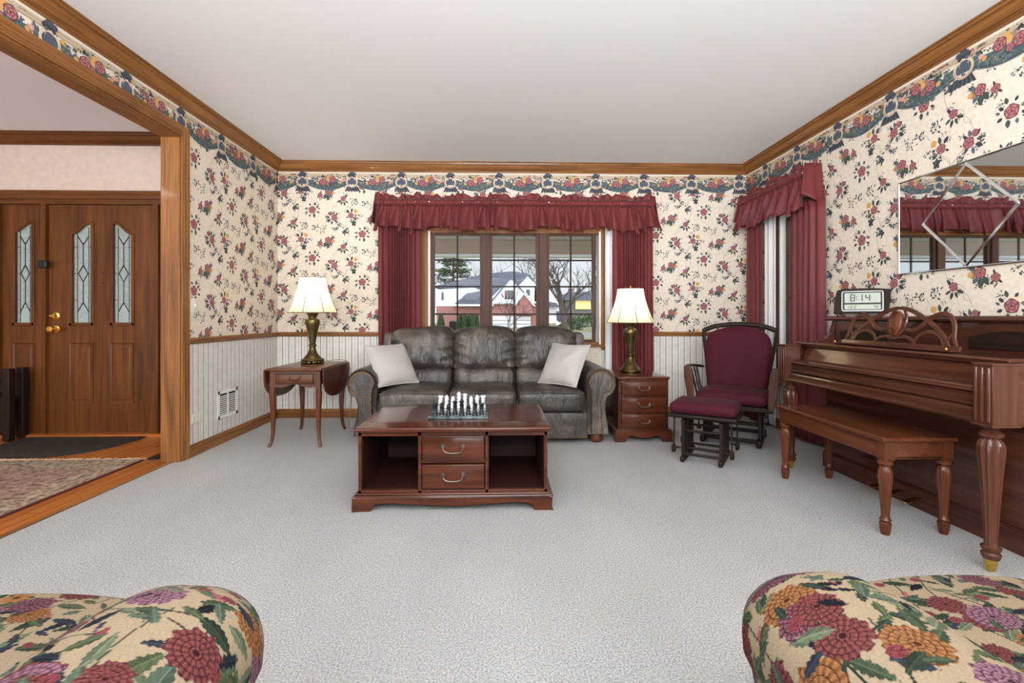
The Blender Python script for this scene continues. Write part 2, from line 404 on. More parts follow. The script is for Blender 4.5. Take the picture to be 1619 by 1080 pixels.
def clip(poly, box):
    """cut a 2D polygon to a rectangle"""
    for ax, lim, sg in ((0, box[0], 1), (0, box[1], -1), (1, box[2], 1), (1, box[3], -1)):
        out = []
        for i in range(len(poly)):
            a, b = poly[i-1], poly[i]; da, db = sg*(a[ax]-lim), sg*(b[ax]-lim)
            if (da >= 0) != (db >= 0):
                t = da/(da-db); out.append((a[0]+(b[0]-a[0])*t, a[1]+(b[1]-a[1])*t))
            if db >= 0: out.append(b)
        poly = out
        if len(poly) < 3: return []
    return poly
class Print:
    """prints flat shapes on a wall face: to3(u, z, lift) places them"""
    def __init__(s, mb, to3, rects, holes=()):
        s.mb, s.to3, s.rects, s.holes = mb, to3, rects, holes; s.k = 0
    def poly(s, pts, col, layer):
        s.k += 1
        us = [p[0] for p in pts]; zs = [p[1] for p in pts]
        for h in s.holes:
            if max(us) > h[0] and min(us) < h[1] and max(zs) > h[2] and min(zs) < h[3]: return
        for r in s.rects:
            if max(us) < r[0] or min(us) > r[1] or max(zs) < r[2] or min(zs) > r[3]: continue
            q = clip(pts, r)
            if len(q) >= 3: s.mb.add([s.to3(a, b, 0.0003*layer+4e-6*(s.k % 64)) for a, b in q], [list(range(len(q)))], PI_[col])
    def blob(s, u, z, r, col, layer, n=10, wob=0.0, ph=0.0, sx=1.0, rot=0.0):
        P = []
        for i in range(n):
            a = 2*PI*i/n; q = r*(1+wob*sin(5*a+ph)); x, y = q*cos(a)*sx, q*sin(a)
            P.append((u+x*cos(rot)-y*sin(rot), z+x*sin(rot)+y*cos(rot)))
        s.poly(P, col, layer)
    def leaf(s, u, z, ang, L, w, col, layer):
        P = []
        for t, q in ((0,0),(0.25,0.8),(0.5,1),(0.78,0.6),(1,0),(0.78,-0.6),(0.5,-1),(0.25,-0.8)):
            x, y = t*L, q*w/2; P.append((u+x*cos(ang)-y*sin(ang), z+x*sin(ang)+y*cos(ang)))
        s.poly(P, col, layer)
    def line(s, pts, w, col, layer):
        for a, b in zip(pts, pts[1:]):
            dx, dz = b[0]-a[0], b[1]-a[1]; L = math.hypot(dx, dz) or 1; nx, nz = -dz/L*w/2, dx/L*w/2
            s.poly([(a[0]+nx,a[1]+nz),(b[0]+nx,b[1]+nz),(b[0]-nx,b[1]-nz),(a[0]-nx,a[1]-nz)], col, layer)
    def curve(s, pts, w, col, layer):
        s.line([(p[0], p[1]) for p in spl([(a, b, 0) for a, b in pts], 5)], w, col, layer)
    def rose(s, u, z, r, ph=0.0, L=4):
        s.blob(u, z, r, 'rose_d', L, 14, 0.08, ph)
        for i in range(5):
            a = ph+2*PI*i/5; s.blob(u+0.55*r*cos(a), z+0.55*r*sin(a), 0.36*r, 'rose', L+1, 8, 0, 0, 1.3, a+PI/2)
        for i in range(5):
            a = ph+0.6+2*PI*i/5; s.blob(u+0.68*r*cos(a), z+0.68*r*sin(a), 0.15*r, 'rose_l', L+2, 6, 0, 0, 2.2, a+PI/2)
        for i in range(3):
            a = ph+2*PI*i/3; s.blob(u+0.26*r*cos(a), z+0.26*r*sin(a), 0.12*r, 'rose_l', L+2, 6, 0, 0, 2.0, a+PI/2)
        s.blob(u, z, 0.12*r, 'rose_d', L+3, 6)
    def sprig(s, u, z, size, rnd, n=9, cols=('ink','leaf','blue')):
        for i in range(n):
            a = rnd.uniform(0, 2*PI); d = size*rnd.uniform(0.25, 1); L = size*rnd.uniform(0.42, 0.66)
            s.leaf(u+d*cos(a)-L/2, z+d*sin(a), rnd.uniform(0, 2*PI), L, L*0.52, rnd.choice(cols), 3)
        for i in range(3):
            a = rnd.uniform(0, 2*PI); s.line([(u, z), (u+size*cos(a), z+size*sin(a))], 0.0022, 'ink', 2)
    def flowers(s, u0, u1, z0, z1, ox=0.0, oz=0.0, cell=(0.524, 0.51)):
        K = 1/1078.0; cw, ch = cell
        i0, i1 = int((u0-ox)/cw)-2, int((u1-ox)/cw)+2; j0, j1 = int((z0-oz)/ch)-2, int((z1-oz)/ch)+2
        for i in range(i0, i1+1):
            for j in range(j0, j1+1):
                u = ox+i*cw; z = oz+j*ch-(0.5*ch if i % 2 else 0)
                if u > u1+0.6 or u < u0-0.6 or z > z1+0.6 or z < z0-0.6: continue
                r = random.Random(5)
                at = lambda x, y: (u+x*K, z-y*K)
                # thin vines
                for P in ([(235,-20),(250,-60),(300,-110),(350,-135)], [(-45,255),(-20,215),(25,200),(70,205)], [(-340,285),(-325,240),(-285,225),(-280,150),(-225,120)],
                          [(-190,-85),(-185,-130),(-150,-155),(-95,-160)], [(-230,-120),(-170,-60),(-150,0),(-170,80),(-220,120)], [(375,200),(385,160),(420,130),(450,120)], [(240,165),(300,150),(360,190),(380,240)]):
                    s.curve([at(*p) for p in P], 0.0026, 'vine', 1)
                # A: big open rose with leaves all round
                a = at(0, 0)
                for k, (an, d, L, c) in enumerate(((0.5,.045,.035,'ink'),(1.1,.05,.04,'leaf'),(1.9,.048,.03,'ink'),(2.8,.045,.04,'leaf_l'),(3.5,.05,.03,'ink'),(4.2,.05,.032,'blue'),(5.2,.042,.046,'leaf'),(5.9,.05,.034,'ink'),(0.1,.06,.028,'blue'))):
                    s.leaf(a[0]+d*cos(an), a[1]+d*sin(an), an+r.uniform(-.5,.5), L, L*0.6, c, 2)
                s.sprig(a[0]+.06, a[1]+.055, .022, r, 6); s.sprig(a[0]-.06, a[1]-.04, .02, r, 5)
                s.rose(*a, 0.039, 0.3)
                # B: two roses
                b = at(245, 90)
                for an, L in ((2.3,.05),(3.0,.045),(3.7,.05),(4.5,.045),(0.8,.04),(1.4,.045),(5.4,.04)): s.leaf(b[0]+.03*cos(an)-.01, b[1]+.03*sin(an), an, L, L*.5, r.choice(('ink','leaf','blue')), 2)
                s.sprig(b[0]-.07, b[1]+.0, .03, r, 8); s.sprig(b[0]+.05, b[1]+.05, .02, r, 5)
                s.sprig(b[0]+.045, b[1]-.035, .028, r, 7); s.sprig(b[0]-.05, b[1]-.04, .028, r, 7); s.rose(b[0]-.032, b[1]+.046, .021, 1.0); s.rose(b[0]+.004, b[1], .034, 2.0, 8)
                # C: rose, gold bloom and blue flowers
                c = at(437, 62)
                s.blob(c[0]+.05, c[1]+.045, .022, 'gold', 3, 9, .12)
                s.sprig(c[0]+.085, c[1]-.005, .036, r, 14, ('blue','ink','blue')); s.sprig(c[0]-.01, c[1]+.085, .02, r, 5)
                for an, L in ((2.2,.05),(1.4,.05),(5.6,.05),(3.6,.03)): s.leaf(c[0]+.03*cos(an), c[1]+.03*sin(an), an, L, L*.5, r.choice(('ink','leaf')), 2)
                s.sprig(c[0]+.03, c[1]-.05, .028, r, 8); s.sprig(c[0]-.04, c[1]+.04, .022, r, 6); s.rose(*c, .031, .5)
                # D: bud on a vine with leaves
                d = at(350, -130)
                for an, L in ((3.6,.05),(4.3,.045),(5.0,.05),(5.7,.045),(0.9,.05)): s.leaf(d[0]+.02*cos(an), d[1]-.01+.02*sin(an), an, L, L*.42, r.choice(('ink','leaf')), 2)
                s.sprig(d[0]+.03, d[1]+.045, .024, r, 6); s.sprig(d[0]-.035, d[1]-.035, .024, r, 6); s.rose(*d, .028, 1.2)
                # E: lone bud
                e = at(88, -170)
                for an in (1.3, 3.9, 5.4): s.leaf(e[0]+.018*cos(an), e[1]+.018*sin(an), an, .03, .014, 'ink', 2)
                s.sprig(e[0]+.01, e[1]-.035, .026, r, 6); s.rose(*e, .026, 0.1)
                # F: shadowed rose with gold and dark leaves
                g = at(188, -205)
                s.blob(g[0]+.03, g[1]-.012, .024, 'tan_d', 3, 9, .1); s.blob(g[0]+.05, g[1]-.01, .016, 'gold', 3, 8, .1)
                for an, L in ((4.2,.06),(4.7,.065),(5.3,.05),(0.5,.05)): s.leaf(g[0]-.01+.03*cos(an), g[1]+.025*sin(an), an, L, L*.6, 'leaf' if L > .055 else 'blue', 2)
                s.sprig(g[0], g[1]-.075, .026, r, 7); s.sprig(g[0]+.055, g[1]+.035, .026, r, 7); s.sprig(g[0]-.05, g[1]-.03, .022, r, 6); s.rose(g[0]-.008, g[1], .034, .8)
                # G: dark ivy leaf
                q = at(-95, -125)
                for an in (0.6, 1.6, 2.6, 4.2, 5.3): s.leaf(*q, an, .034, .024, 'leaf' if an < 2 else 'ink', 2)
                s.line([q, (q[0]+.005, q[1]-.045)], .003, 'ink', 2)
                # H: sprigs
                for x, y, sz, n in ((-170,-20,.05,18), (-75,175,.04,12), (45,205,.038,10), (118,228,.03,9), (-290,-60,.032,9), (145,190,.022,6), (265,225,.034,9), (320,175,.026,7), (-250,-110,.026,7), (-10,-130,.02,0)):
                    p = at(x, y)
                    if n: s.sprig(*p, sz, r, n)
    def border(s, u0, u1, ox=0.0, sp=0.52):
        """printed swag border under the crown moulding"""
        top = 2.612
        s.poly([(u0,top),(u1,top),(u1,2.585),(u0,2.585)], 'bead', 10)
        for z, w, c in ((2.583,.006,'tan'),(2.572,.004,'tan_d'),(2.560,.012,'tan'),(2.55,.003,'tan_d')): s.line([(u0, z), (u1, z)], w, c, 10)
        for i in range(int((u0-ox)/sp)-2, int((u1-ox)/sp)+3):
            u = ox+i*sp; r = random.Random(11+i % 2)
            # garland between this ring and the next
            n = 18; up = []; lo = []
            for k in range(n+1):
                t = k/n; x = u+.03+(sp-.06)*t; q = 4*t*(1-t)
                up.append((x, 2.530-.03*q)); lo.append((x, 2.478-.070*q))
            for k in range(n): s.poly([up[k], up[k+1], lo[k+1], lo[k]], 'swag', 11)
            for k in range(0, n): s.line([(lo[k][0], lo[k][1]+.012), (lo[k+1][0], lo[k+1][1]+.012)], .004, 'ink', 12)
            s.line([(p[0], p[1]+.002) for p in lo], .003, 'swag_l', 12)
            for k in range(90):
                t = r.uniform(.06, .94); q = 4*t*(1-t); z = r.uniform(2.49-.072*q, 2.545+.01*q)
                s.leaf(u+.03+(sp-.06)*t, z, r.uniform(0, 6.3), r.uniform(.014,.030), .011, r.choice(('swag_l','leaf','ink','blue','swag','leaf_l','swag_l','leaf_l','tan_d')), 12)
            for k in range(46):
                t = r.uniform(.05, .95); q = 4*t*(1-t); s.leaf(u+.03+(sp-.06)*t, 2.478-.070*q+r.uniform(.006,.045), r.uniform(-.6,.6)+(PI if r.random() < .5 else 0), r.uniform(.018,.034), .009, r.choice(('swag_l','leaf_l','ink','swag_l','blue')), 12)
            for k in range(16):
                t = r.choice((r.uniform(.08,.3), r.uniform(.72,.92))); s.blob(u+.03+(sp-.06)*t, r.uniform(2.48,2.53), .006, r.choice(('blue','bead','tan','pink')), 13, 6)
            m = u+sp/2
            s.blob(m+.025, 2.545, .026, 'gold', 13, 9, .08); s.blob(m-.01, 2.535, .02, 'tan_d', 13, 8); s.blob(m+.012, 2.525, .022, 'gold', 13, 8)
            s.leaf(m-.03, 2.54, 2.2, .04, .018, 'ink', 13); s.leaf(m-.06, 2.54, 1.2, .03, .016, 'ink', 13)
            s.rose(m-.045, 2.497, .037, .4, 14); s.rose(m+.058, 2.522, .037, 1.3, 14); s.rose(m+.005, 2.478, .022, .2, 14)
            s.blob(m-.1, 2.485, .016, 'gold', 14, 7, .2); s.blob(m+.14, 2.49, .014, 'gold', 14, 7, .2); s.blob(m+.16, 2.51, .016, 'pink', 14, 7)
            # tasselled ring
            for k in range(11):
                x0 = u-.05+.01*k; x1 = u-.075+.015*k; s.poly([(x0, 2.45), (x0+.011, 2.45), (x1+.014, 2.396+.008*(k % 2)), (x1, 2.396)], 'tass' if k % 2 else 'ink', 15)
            for k in range(9): s.line([(u-.004+.001*k, 2.555), (u-.042+.0105*k, 2.47)], .009, 'tass' if k % 2 else 'blue', 15)
            P = [(u+.055*cos(2*PI*k/20), 2.497+.052*sin(2*PI*k/20)) for k in range(21)]
            s.line(P, .017, 'ring', 17); s.line([(u+.055*cos(2*PI*k/20+.1), 2.497+.052*sin(2*PI*k/20+.1)) for k in range(11, 21)], .004, 'tan_d', 18)
            for k in range(6): s.blob(u-.03+.012*k, 2.567+.014*(k % 2), .016, 'tass' if k % 2 else 'ink', 18, 8)
            s.blob(u, 2.592, .022, 'tass', 18, 9); s.blob(u-.022, 2.552, .012, 'blue', 19, 7); s.blob(u+.022, 2.555, .012, 'ink', 19, 7)
    def stripes(s, u0, u1, z0, z1, ox=0.0, sp=0.066):
        s.poly([(u0,z0),(u1,z0),(u1,z1),(u0,z1)], 'wp_white', 0.5)
        k = int((u0-ox)/sp)-1; r = random.Random(3)
        while ox+k*sp < u1+sp:
            for du, w, c in ((0,.0058,'line'),(.0075,.0016,'line_l'),(.031,.0024,'line_l'),(.036,.0016,'p'),(.0475,.0014,'line_l')):
                if c == 'p': c = 'tan'
                x = ox+k*sp+du; pts = [(x+r.uniform(-.0009,.0009), z0+(z1-z0)*q/9) for q in range(10)]
                s.line(pts, w, c, 1)
            k += 1

def wallmesh(mb, ax, face, thick, u0, u1, z0, z1, holes):
    """boxes round the openings; ax 'y': face at y, u = x; ax 'x': face at x, u = y"""
    us = sorted({u0, u1, *[h[0] for h in holes], *[h[1] for h in holes]}); zs = sorted({z0, z1, *[h[2] for h in holes], *[h[3] for h in holes]})
    for a, b in zip(us, us[1:]):
        for c, d in zip(zs, zs[1:]):
            m, n = (a+b)/2, (c+d)/2
            if any(h[0] < m < h[1] and h[2] < n < h[3] for h in holes): continue
            if ax == 'y': mb.box(a, b, min(face, face+thick), max(face, face+thick), c, d)
            else: mb.box(min(face, face+thick), max(face, face+thick), a, b, c, d)

W1 = (-0.755, 1.096, 0.77, 1.985)       # back window opening: x0 x1 z0 z1
W2 = (4.00, 4.56, 0.47, 2.03)           # side window opening: y0 y1 z0 z1
# back wall
mb = MB(); wallmesh(mb, 'y', YB, 0.16, XL-0.13, XR+0.16, 0, H, [W1])
pr = Print(mb, lambda u, z, l: (u, YB-l, z), [(XL, XR, 0.0, H)], [W1])
prf = Print(mb, pr.to3, [(XL, XR, 0.88, 2.60)], [W1]); prf.flowers(XL, XR, 0.88, 2.60, -1.977, 2.200)
pr.border(XL, XR, 0.0)
for a, b in ((XL, W1[0]), (W1[1], XR)): Print(mb, pr.to3, [(a, b, 0, 0.88)]).stripes(a, b, 0, 0.88, 0.02)
struct(mb.build('wall_back', WALLMATS, recalc=False), 'floral papered wall with striped wainscot behind the leather sofa', 'wall')
# right wall
mb = MB(); wallmesh(mb, 'x', XR, 0.16, YR, YB, 0, H, [W2])
pr = Print(mb, lambda u, z, l: (XR-l, u, z), [(YR, YB, 0, H)], [W2])
prf = Print(mb, pr.to3, [(0.9, YB, 0.88, 2.60)], [W2]); prf.flowers(0.9, YB, 0.88, 2.60, 2.46, 2.14)
pr.border(0.9, YB, 2.72)
Print(mb, pr.to3, [(1.0, YB, 0, 0.88)], [W2]).stripes(1.0, YB, 0, 0.88)
struct(mb.build('wall_right', WALLMATS, recalc=False), 'floral papered wall behind the upright piano', 'wall')
# left wall with the wide cased opening to the foyer
mb = MB(); mb.box(XL-0.13, XL, YO+0.01, YB, 0, H); mb.box(XL-0.13, XL, YR, YO+0.01, HO+0.01, H)
pr = Print(mb, lambda u, z, l: (XL+l, u, z), [(YO, YB, 0, H), (0.3, YO, HO, H)])
prf = Print(mb, pr.to3, [(YO, YB, 0.88, 2.60), (2.0, YO, HO, 2.6)]); prf.flowers(2.0, YB, 0.88, 2.60, 4.30, 2.03)
pr.border(0.3, YB, 3.62, 0.52)
Print(mb, pr.to3, [(YO, YB, 0, 0.88)]).stripes(YO, YB, 0, 0.88)
struct(mb.build('wall_left', WALLMATS, recalc=False), 'floral papered wall with wide cased opening to the foyer', 'wall')
# foyer walls
D1 = (-4.50, -2.62, 0, 2.13)
mb = MB(); wallmesh(mb, 'y', YF, 0.16, -5.9, XL-0.13, 0, H, [D1]); struct(mb.build('wall_foyer', M['pinkwall']), 'pink papered foyer wall around the front door', 'wall')
mb = MB(); mb.box(-6.0, -5.86, YR, YF+0.16, 0, H); struct(mb.build('wall_foyer_side', M['pinkwall']), 'pink papered side wall of the foyer', 'wall')
# floors and ceiling
mb = MB(); mb.box(-2.40, XR+0.16, YR, YB+0.16, -0.05, 0); struct(mb.build('floor', M['carpet']), 'pale grey wall to wall carpet', 'floor')
mb = MB(); mb.box(-6.0, -2.40, YR, YF+0.16, -0.05, -0.004); struct(mb.build('floor_foyer', M['plank']), 'honey oak plank floor of the foyer', 'floor')
mb = MB(); mb.box(-6.0, XR+0.16, YR, YB+0.16, H, H+0.06); struct(mb.build('ceiling', M['ceiling']), 'plain white ceiling', 'ceiling')

# mouldings -----------------------------------------------------------------
crown = [(0,2.602),(0.012,2.602),(0.014,2.617),(0.023,2.619),(0.023,2.627),(0.034,2.631),(0.046,2.645),(0.058,2.668),(0.058,2.675),(0.072,2.676),(0.075,2.690),(0.086,2.692),(0.086,2.70),(0,2.70)]
rail = [(0,0.858),(0.010,0.858),(0.014,0.866),(0.014,0.874),(0.022,0.882),(0.026,0.892),(0.026,0.900),(0.018,0.906),(0,0.906)]
base = [(0,0),(0.015,0),(0.015,0.068),(0.011,0.078),(0.009,0.088),(0.004,0.093),(0,0.093)]
def run(name, prof, p0, p1, n, m0, m1, mat, lab):
    mb = MB(); mould(mb, prof, p0, p1, n, m0, m1); return struct(mb.build(name, mat), lab, 'trim')
run('trim_crown_back', crown, (XL,YB,0), (XR,YB,0), (0,-1,0), 1, 1, wood('oak','x'), 'oak crown moulding over the back wall')
run('trim_crown_left', crown, (XL,YR,0), (XL,YB,0), (1,0,0), 0, 1, wood('oak','y'), 'oak crown moulding over the foyer opening')
run('trim_crown_right', crown, (XR,YR,0), (XR,YB,0), (-1,0,0), 0, 1, wood('oak','y'), 'oak crown moulding over the piano wall')
run('trim_crown_foyer', crown, (-5.86,YF,0), (XL-0.13,YF,0), (0,-1,0), 1, 0, wood('door','x'), 'oak crown moulding above the front door')
run('trim_chair_rail_left', rail, (XL,3.70,0), (XL,YB,0), (1,0,0), 0, 1, wood('oak','y'), 'oak chair rail beside the foyer opening')
mb = MB(); mould(mb, rail, (XL,YB,0), (-0.83,YB,0), (0,-1,0), 1, 0); mould(mb, rail, (1.185,YB,0), (XR,YB,0), (0,-1,0), 0, 1)
struct(mb.build('trim_chair_rail_back', wood('oak','x')), 'oak chair rail on the back wall either side of the window', 'trim')
mb = MB(); mould(mb, rail, (XR,4.65,0), (XR,YB,0), (-1,0,0), 0, 1); mould(mb, rail, (XR,YR,0), (XR,3.9,0), (-1,0,0), 0, 0)
struct(mb.build('trim_chair_rail_right', wood('oak','y')), 'oak chair rail on the piano wall', 'trim')
run('baseboard_left', base, (XL,3.70,0), (XL,YB,0), (1,0,0), 0, 1, wood('oak','y'), 'oak baseboard under the striped wainscot beside the foyer')
run('baseboard_back', base, (XL,YB,0), (XR,YB,0), (0,-1,0), 1, 1, wood('oak','x'), 'oak baseboard along the back wall')
run('baseboard_right', base, (XR,YR,0), (XR,YB,0), (-1,0,0), 0, 1, wood('oak','y'), 'oak baseboard along the piano wall')
# opening casing: jamb liner, header liner, profiled casings
cas = [(0,0),(0.014,0),(0.014,0.012),(0.018,0.02),(0.018,0.03),(0.013,0.036),(0.013,0.048),(0.019,0.056),(0.019,0.078),(0,0.078)]
mb = MB()
mb.box(XL-0.135, XL+0.002, YO-0.012, YO+0.01, 0, HO+0.01)
def casing_prof(mb, a, b, axis_out, nrm, mat=0):
    """profile runs from a to b; axis_out points from the opening outwards"""
    a, b, o, n = Vector(a), Vector(b), Vector(axis_out), Vector(nrm)
    d = (b-a).normalized()
    A = [a+n*x+o*w for x, w in cas]; B = [b+n*x+o*w for x, w in cas]
    mb.loft([A, B], True, True, mat, False)
casing_prof(mb, (XL, YO, 0), (XL, YO, HO+0.078), (0,1,0), (1,0,0))
j = mb.build('trim_opening_jamb', wood('oak','z')); struct(j, 'oak jamb post of the foyer opening', 'trim')
mb = MB(); mb.box(XL-0.135, XL+0.002, YR, YO-0.012, HO-0.012, HO+0.01); casing_prof(mb, (XL, YR, HO), (XL, YO, HO), (0,0,1), (1,0,0))
struct(mb.build('trim_opening_head', wood('oak','y')), 'oak header casing across the foyer opening', 'trim')
mb = MB(); mb.box(-2.412, -2.385, YR, YO+0.0, -0.004, 0.006); struct(mb.build('trim_threshold', wood('oak','y')), 'oak strip between carpet and foyer floor', 'trim')

# back window ----------------------------------------------------------------
def frame_rect(mb, x0, x1, z0, z1, y0, y1, w, mat=0):
    mb.box(x0, x0+w, y0, y1, z0, z1, mat); mb.box(x1-w, x1, y0, y1, z0, z1, mat)
    mb.box(x0+w, x1-w, y0, y1, z1-w, z1, mat); mb.box(x0+w, x1-w, y0, y1, z0, z0+w, mat)
w1 = bpy.data.objects.new('window_1', None); C.objects.link(w1); w1.location = (0.17, YB, W1[2]); struct(w1, 'oak framed triple casement window with muntins behind the leather sofa', 'window')
def loc(mb, o):
    L = o.location; mb.v = [(x-L[0], y-L[1], z-L[2]) for x, y, z in mb.v]; return mb
mb = MB()
for x0, o in ((W1[0], -1), (W1[1], 1)):
    A = [(x0+o*w, YB-x, W1[2]-0.06) for x, w in cas]; B = [(x0+o*w, YB-x, W1[3]+0.075) for x, w in cas]; mb.loft([A, B], True, True, 0, False)
loc(mb, w1).build('side_casing', wood('oak','z'), w1)
mb = MB(); A = [(W1[0], YB-x, W1[3]+w) for x, w in cas]; B = [(W1[1], YB-x, W1[3]+w) for x, w in cas]; mb.loft([A, B], True, True, 0, False)
mb.box(W1[0]-0.1, W1[1]+0.1, YB-0.05, YB+0.02, W1[2]-0.025, W1[2]); loc(mb, w1).build('head_casing', wood('oak','x'), w1)
mb = MB()
mb.box(W1[0], W1[0]+.02, YB, YB+.15, W1[2], W1[3]); mb.box(W1[1]-.02, W1[1], YB, YB+.15, W1[2], W1[3]); loc(mb, w1).build('jamb_liner', M['white'], w1)
mb = MB(); mb.box(W1[0]+.02, W1[1]-.02, YB, YB+.15, W1[3]-.02, W1[3]); mb.box(W1[0]+.02, W1[1]-.02, YB, YB+.15, W1[2], W1[2]+.02); loc(mb, w1).build('head_liner', wood('oak','x'), w1)
mb = MB()
for a, b in ((-0.205, -0.075), (0.404, 0.541)):
    mb.box(a+0.028, b-0.028, YB+0.02, YB+0.12, W1[2]+0.02, W1[3]-0.02)
loc(mb, w1).build('mullion', wood('frame','z'), w1)
for a, b in ((-0.694, -0.205), (-0.075, 0.404), (0.541, 1.016)):
    mb = MB(); frame_rect(mb, a-0.034, b+0.034, W1[2]+0.015, W1[3]-0.005, YB+0.045, YB+0.095, 0.034)
    s_ = loc(mb, w1).build('sash', wood('frame','z'), w1, bevel=0.004)
    mb = MB(); mb.box(a, b, YB+0.072, YB+0.075, W1[2]+0.05, W1[3]-0.04); loc(mb, w1).build('pane', M['glass'], s_)
    mb = MB(); c = (a+b)/2; mb.box(c-0.009, c+0.009, YB+0.06, YB+0.07, W1[2]+0.05, W1[3]-0.04)
    for z in (1.68, 1.394, 1.096): mb.box(a, b, YB+0.06, YB+0.07, z-0.009, z+0.009)
    loc(mb, w1).build('muntin', wood('dark','z'), s_)
# side window ------------------------------------------------------------------
w2 = bpy.data.objects.new('window_2', None); C.objects.link(w2); w2.location = (XR, 4.28, W2[2]); struct(w2, 'narrow oak framed window between the burgundy curtains beside the piano', 'window')
mb = MB()
for y0, o in ((W2[0], -1), (W2[1], 1)):
    A = [(XR-x, y0+o*w, W2[2]-0.06) for x, w in cas]; B = [(XR-x, y0+o*w, W2[3]+0.075) for x, w in cas]; mb.loft([A, B], True, True, 0, False)
loc(mb, w2).build('side_casing', wood('frame','z'), w2)
mb = MB(); A = [(XR-x, W2[0], W2[3]+w) for x, w in cas]; B = [(XR-x, W2[1], W2[3]+w) for x, w in cas]; mb.loft([A, B], True, True, 0, False)
mb.box(XR-0.05, XR+0.02, W2[0]-0.09, W2[1]+0.09, W2[2]-0.03, W2[2]); loc(mb, w2).build('head_casing', wood('oak','y'), w2)
def fr_y(mb, y0, y1, z0, z1, x0, x1, w):
    mb.box(x0, x1, y0, y0+w, z0, z1); mb.box(x0, x1, y1-w, y1, z0, z1); mb.box(x0, x1, y0+w, y1-w, z1-w, z1); mb.box(x0, x1, y0+w, y1-w, z0, z0+w)
mb = MB(); fr_y(mb, W2[0], W2[1], W2[2], W2[3], XR, XR+0.15, 0.02); loc(mb, w2).build('jamb_liner', M['white'], w2)
mb = MB(); fr_y(mb, W2[0]+0.02, W2[1]-0.02, W2[2]+0.02, W2[3]-0.02, XR+0.05, XR+0.1, 0.04); s_ = loc(mb, w2).build('sash', wood('frame','z'), w2)
mb = MB(); mb.box(XR+0.072, XR+0.075, W2[0]+0.06, W2[1]-0.06, W2[2]+0.06, W2[3]-0.06); loc(mb, w2).build('pane', M['glass'], s_)
mb = MB(); mb.box(XR+0.06, XR+0.07, 4.273, 4.287, W2[2]+0.06, W2[3]-0.06)
for z in (0.86, 1.25, 1.64): mb.box(XR+0.06, XR+0.07, W2[0]+0.06, W2[1]-0.06, z-0.007, z+0.007)
loc(mb, w2).build('muntin', wood('frame','z'), s_)

# front door ---------------------------------------------------------------------
def sheet_with_holes(mb, x0, x1, z0, z1, y0, y1, holes):
    """door skin with rectangular gaps"""
    wallmesh(mb, 'y', y0, y1-y0, x0, x1, z0, z1, holes)
def arch_fill(mb, a, b, zt, rise, side, y0, y1):
    """wood filling the top of a lite so its head slopes up in a gentle S towards one side"""
    n = 10; P = []
    for k in range(n+1):
        t = k/n; q = (1-cos(PI*min(1, t*1.15)))/2; x = a+(b-a)*t if side > 0 else b-(b-a)*t
        P.append((x, y0, zt-rise+rise*q))
    poly = P+[(P[-1][0], y0, zt+0.001), (P[0][0], y0, zt+0.001)]
    mb.prism(poly, (0, y1-y0, 0))
def lite(parent, a, b, z0, z1, rise, side, y):
    g = MB(); g.box(a-0.005, b+0.005, y+0.018, y+0.024, z0-0.005, z1+0.005); gl = loc(g, parent).build('obscure_glass', M['obscure'], parent, label='patterned leaded glass lite')
    c = (a+b)/2; m = MB(); w = b-a; h = z1-z0
    def ln(P, r=0.004): m.tube([(x, y+0.014, z) for x, z in P], r, 6)
    ln([(a+w*.24, z0), (a+w*.24, z1-rise*.4)], .003); ln([(b-w*.24, z0), (b-w*.24, z1-rise*.4)], .003)
    dz = z0+h*.5; ln([(c, dz+.075), (c+w*.22, dz), (c, dz-.075), (c-w*.22, dz), (c, dz+.075)], .005)
    ln([(c, dz+.075), (c, dz+.28)]); ln([(c, dz-.075), (c, dz-.28)]); ln([(c, dz-.26), (a+w*.24, dz-.35)]); ln([(c, dz-.26), (b-w*.24, dz-.35)])
    ln([(c, dz+.26), (a+w*.24, dz+.34)]); ln([(c, dz+.26), (b-w*.24, dz+.34)])
    for q in (.24, .76): ln([(a, z0+h*q), (a+w*.24, z0+h*q)], .003); ln([(b-w*.24, z0+h*q), (b, z0+h*q)], .003)
    ln([(a, dz), (c-w*.22, dz)], .003); ln([(c+w*.22, dz), (b, dz)], .003)
    loc(m, parent).build('lead_came', M['lead'], gl)
    f = MB(); d = .014
    for x0, x1, q0, q1 in ((a-d, a+d, z0-d, z1-(rise if side > 0 else 0)), (b-d, b+d, z0-d, z1-(0 if side > 0 else rise)), (a-d, b+d, z0-d, z0+d)): f.box(x0, x1, y-.010, y+.02, q0, q1)
    P = []
    for k in range(11):
        t = k/10; q = (1-cos(PI*min(1, t*1.15)))/2; P.append((a+(b-a)*t if side > 0 else b-(b-a)*t, y, z1-rise+rise*q))
    f.tube(P, .013, 8); loc(f, parent).build('lite_frame', wood('door','z'), parent, bevel=.004)
def panel(parent, a, b, z0, z1, y):
    m = MB(); d = .022
    m.loft([[(a,y+.012,z0),(b,y+.012,z0),(b,y+.012,z1),(a,y+.012,z1)], [(a+.006,y-.006,z0+.006),(b-.006,y-.006,z0+.006),(b-.006,y-.006,z1-.006),(a+.006,y-.006,z1-.006)],
            [(a+.016,y-.002,z0+.016),(b-.016,y-.002,z0+.016),(b-.016,y-.002,z1-.016),(a+.016,y-.002,z1-.016)], [(a+.02,y+.008,z0+.02),(b-.02,y+.008,z0+.02),(b-.02,y+.008,z1-.02),(a+.02,y+.008,z1-.02)],
            [(a+.045,y-.003,z0+.045),(b-.045,y-.003,z0+.045),(b-.045,y-.003,z1-.045),(a+.045,y-.003,z1-.045)]], True, True, 0, False)
    loc(m, parent).build('raised_panel', wood('door','z'), parent)
d1 = bpy.data.objects.new('door_1', None); C.objects.link(d1); d1.location = (-3.59, YF, 0); struct(d1, 'brown oak front door with two arched leaded glass lites', 'door')
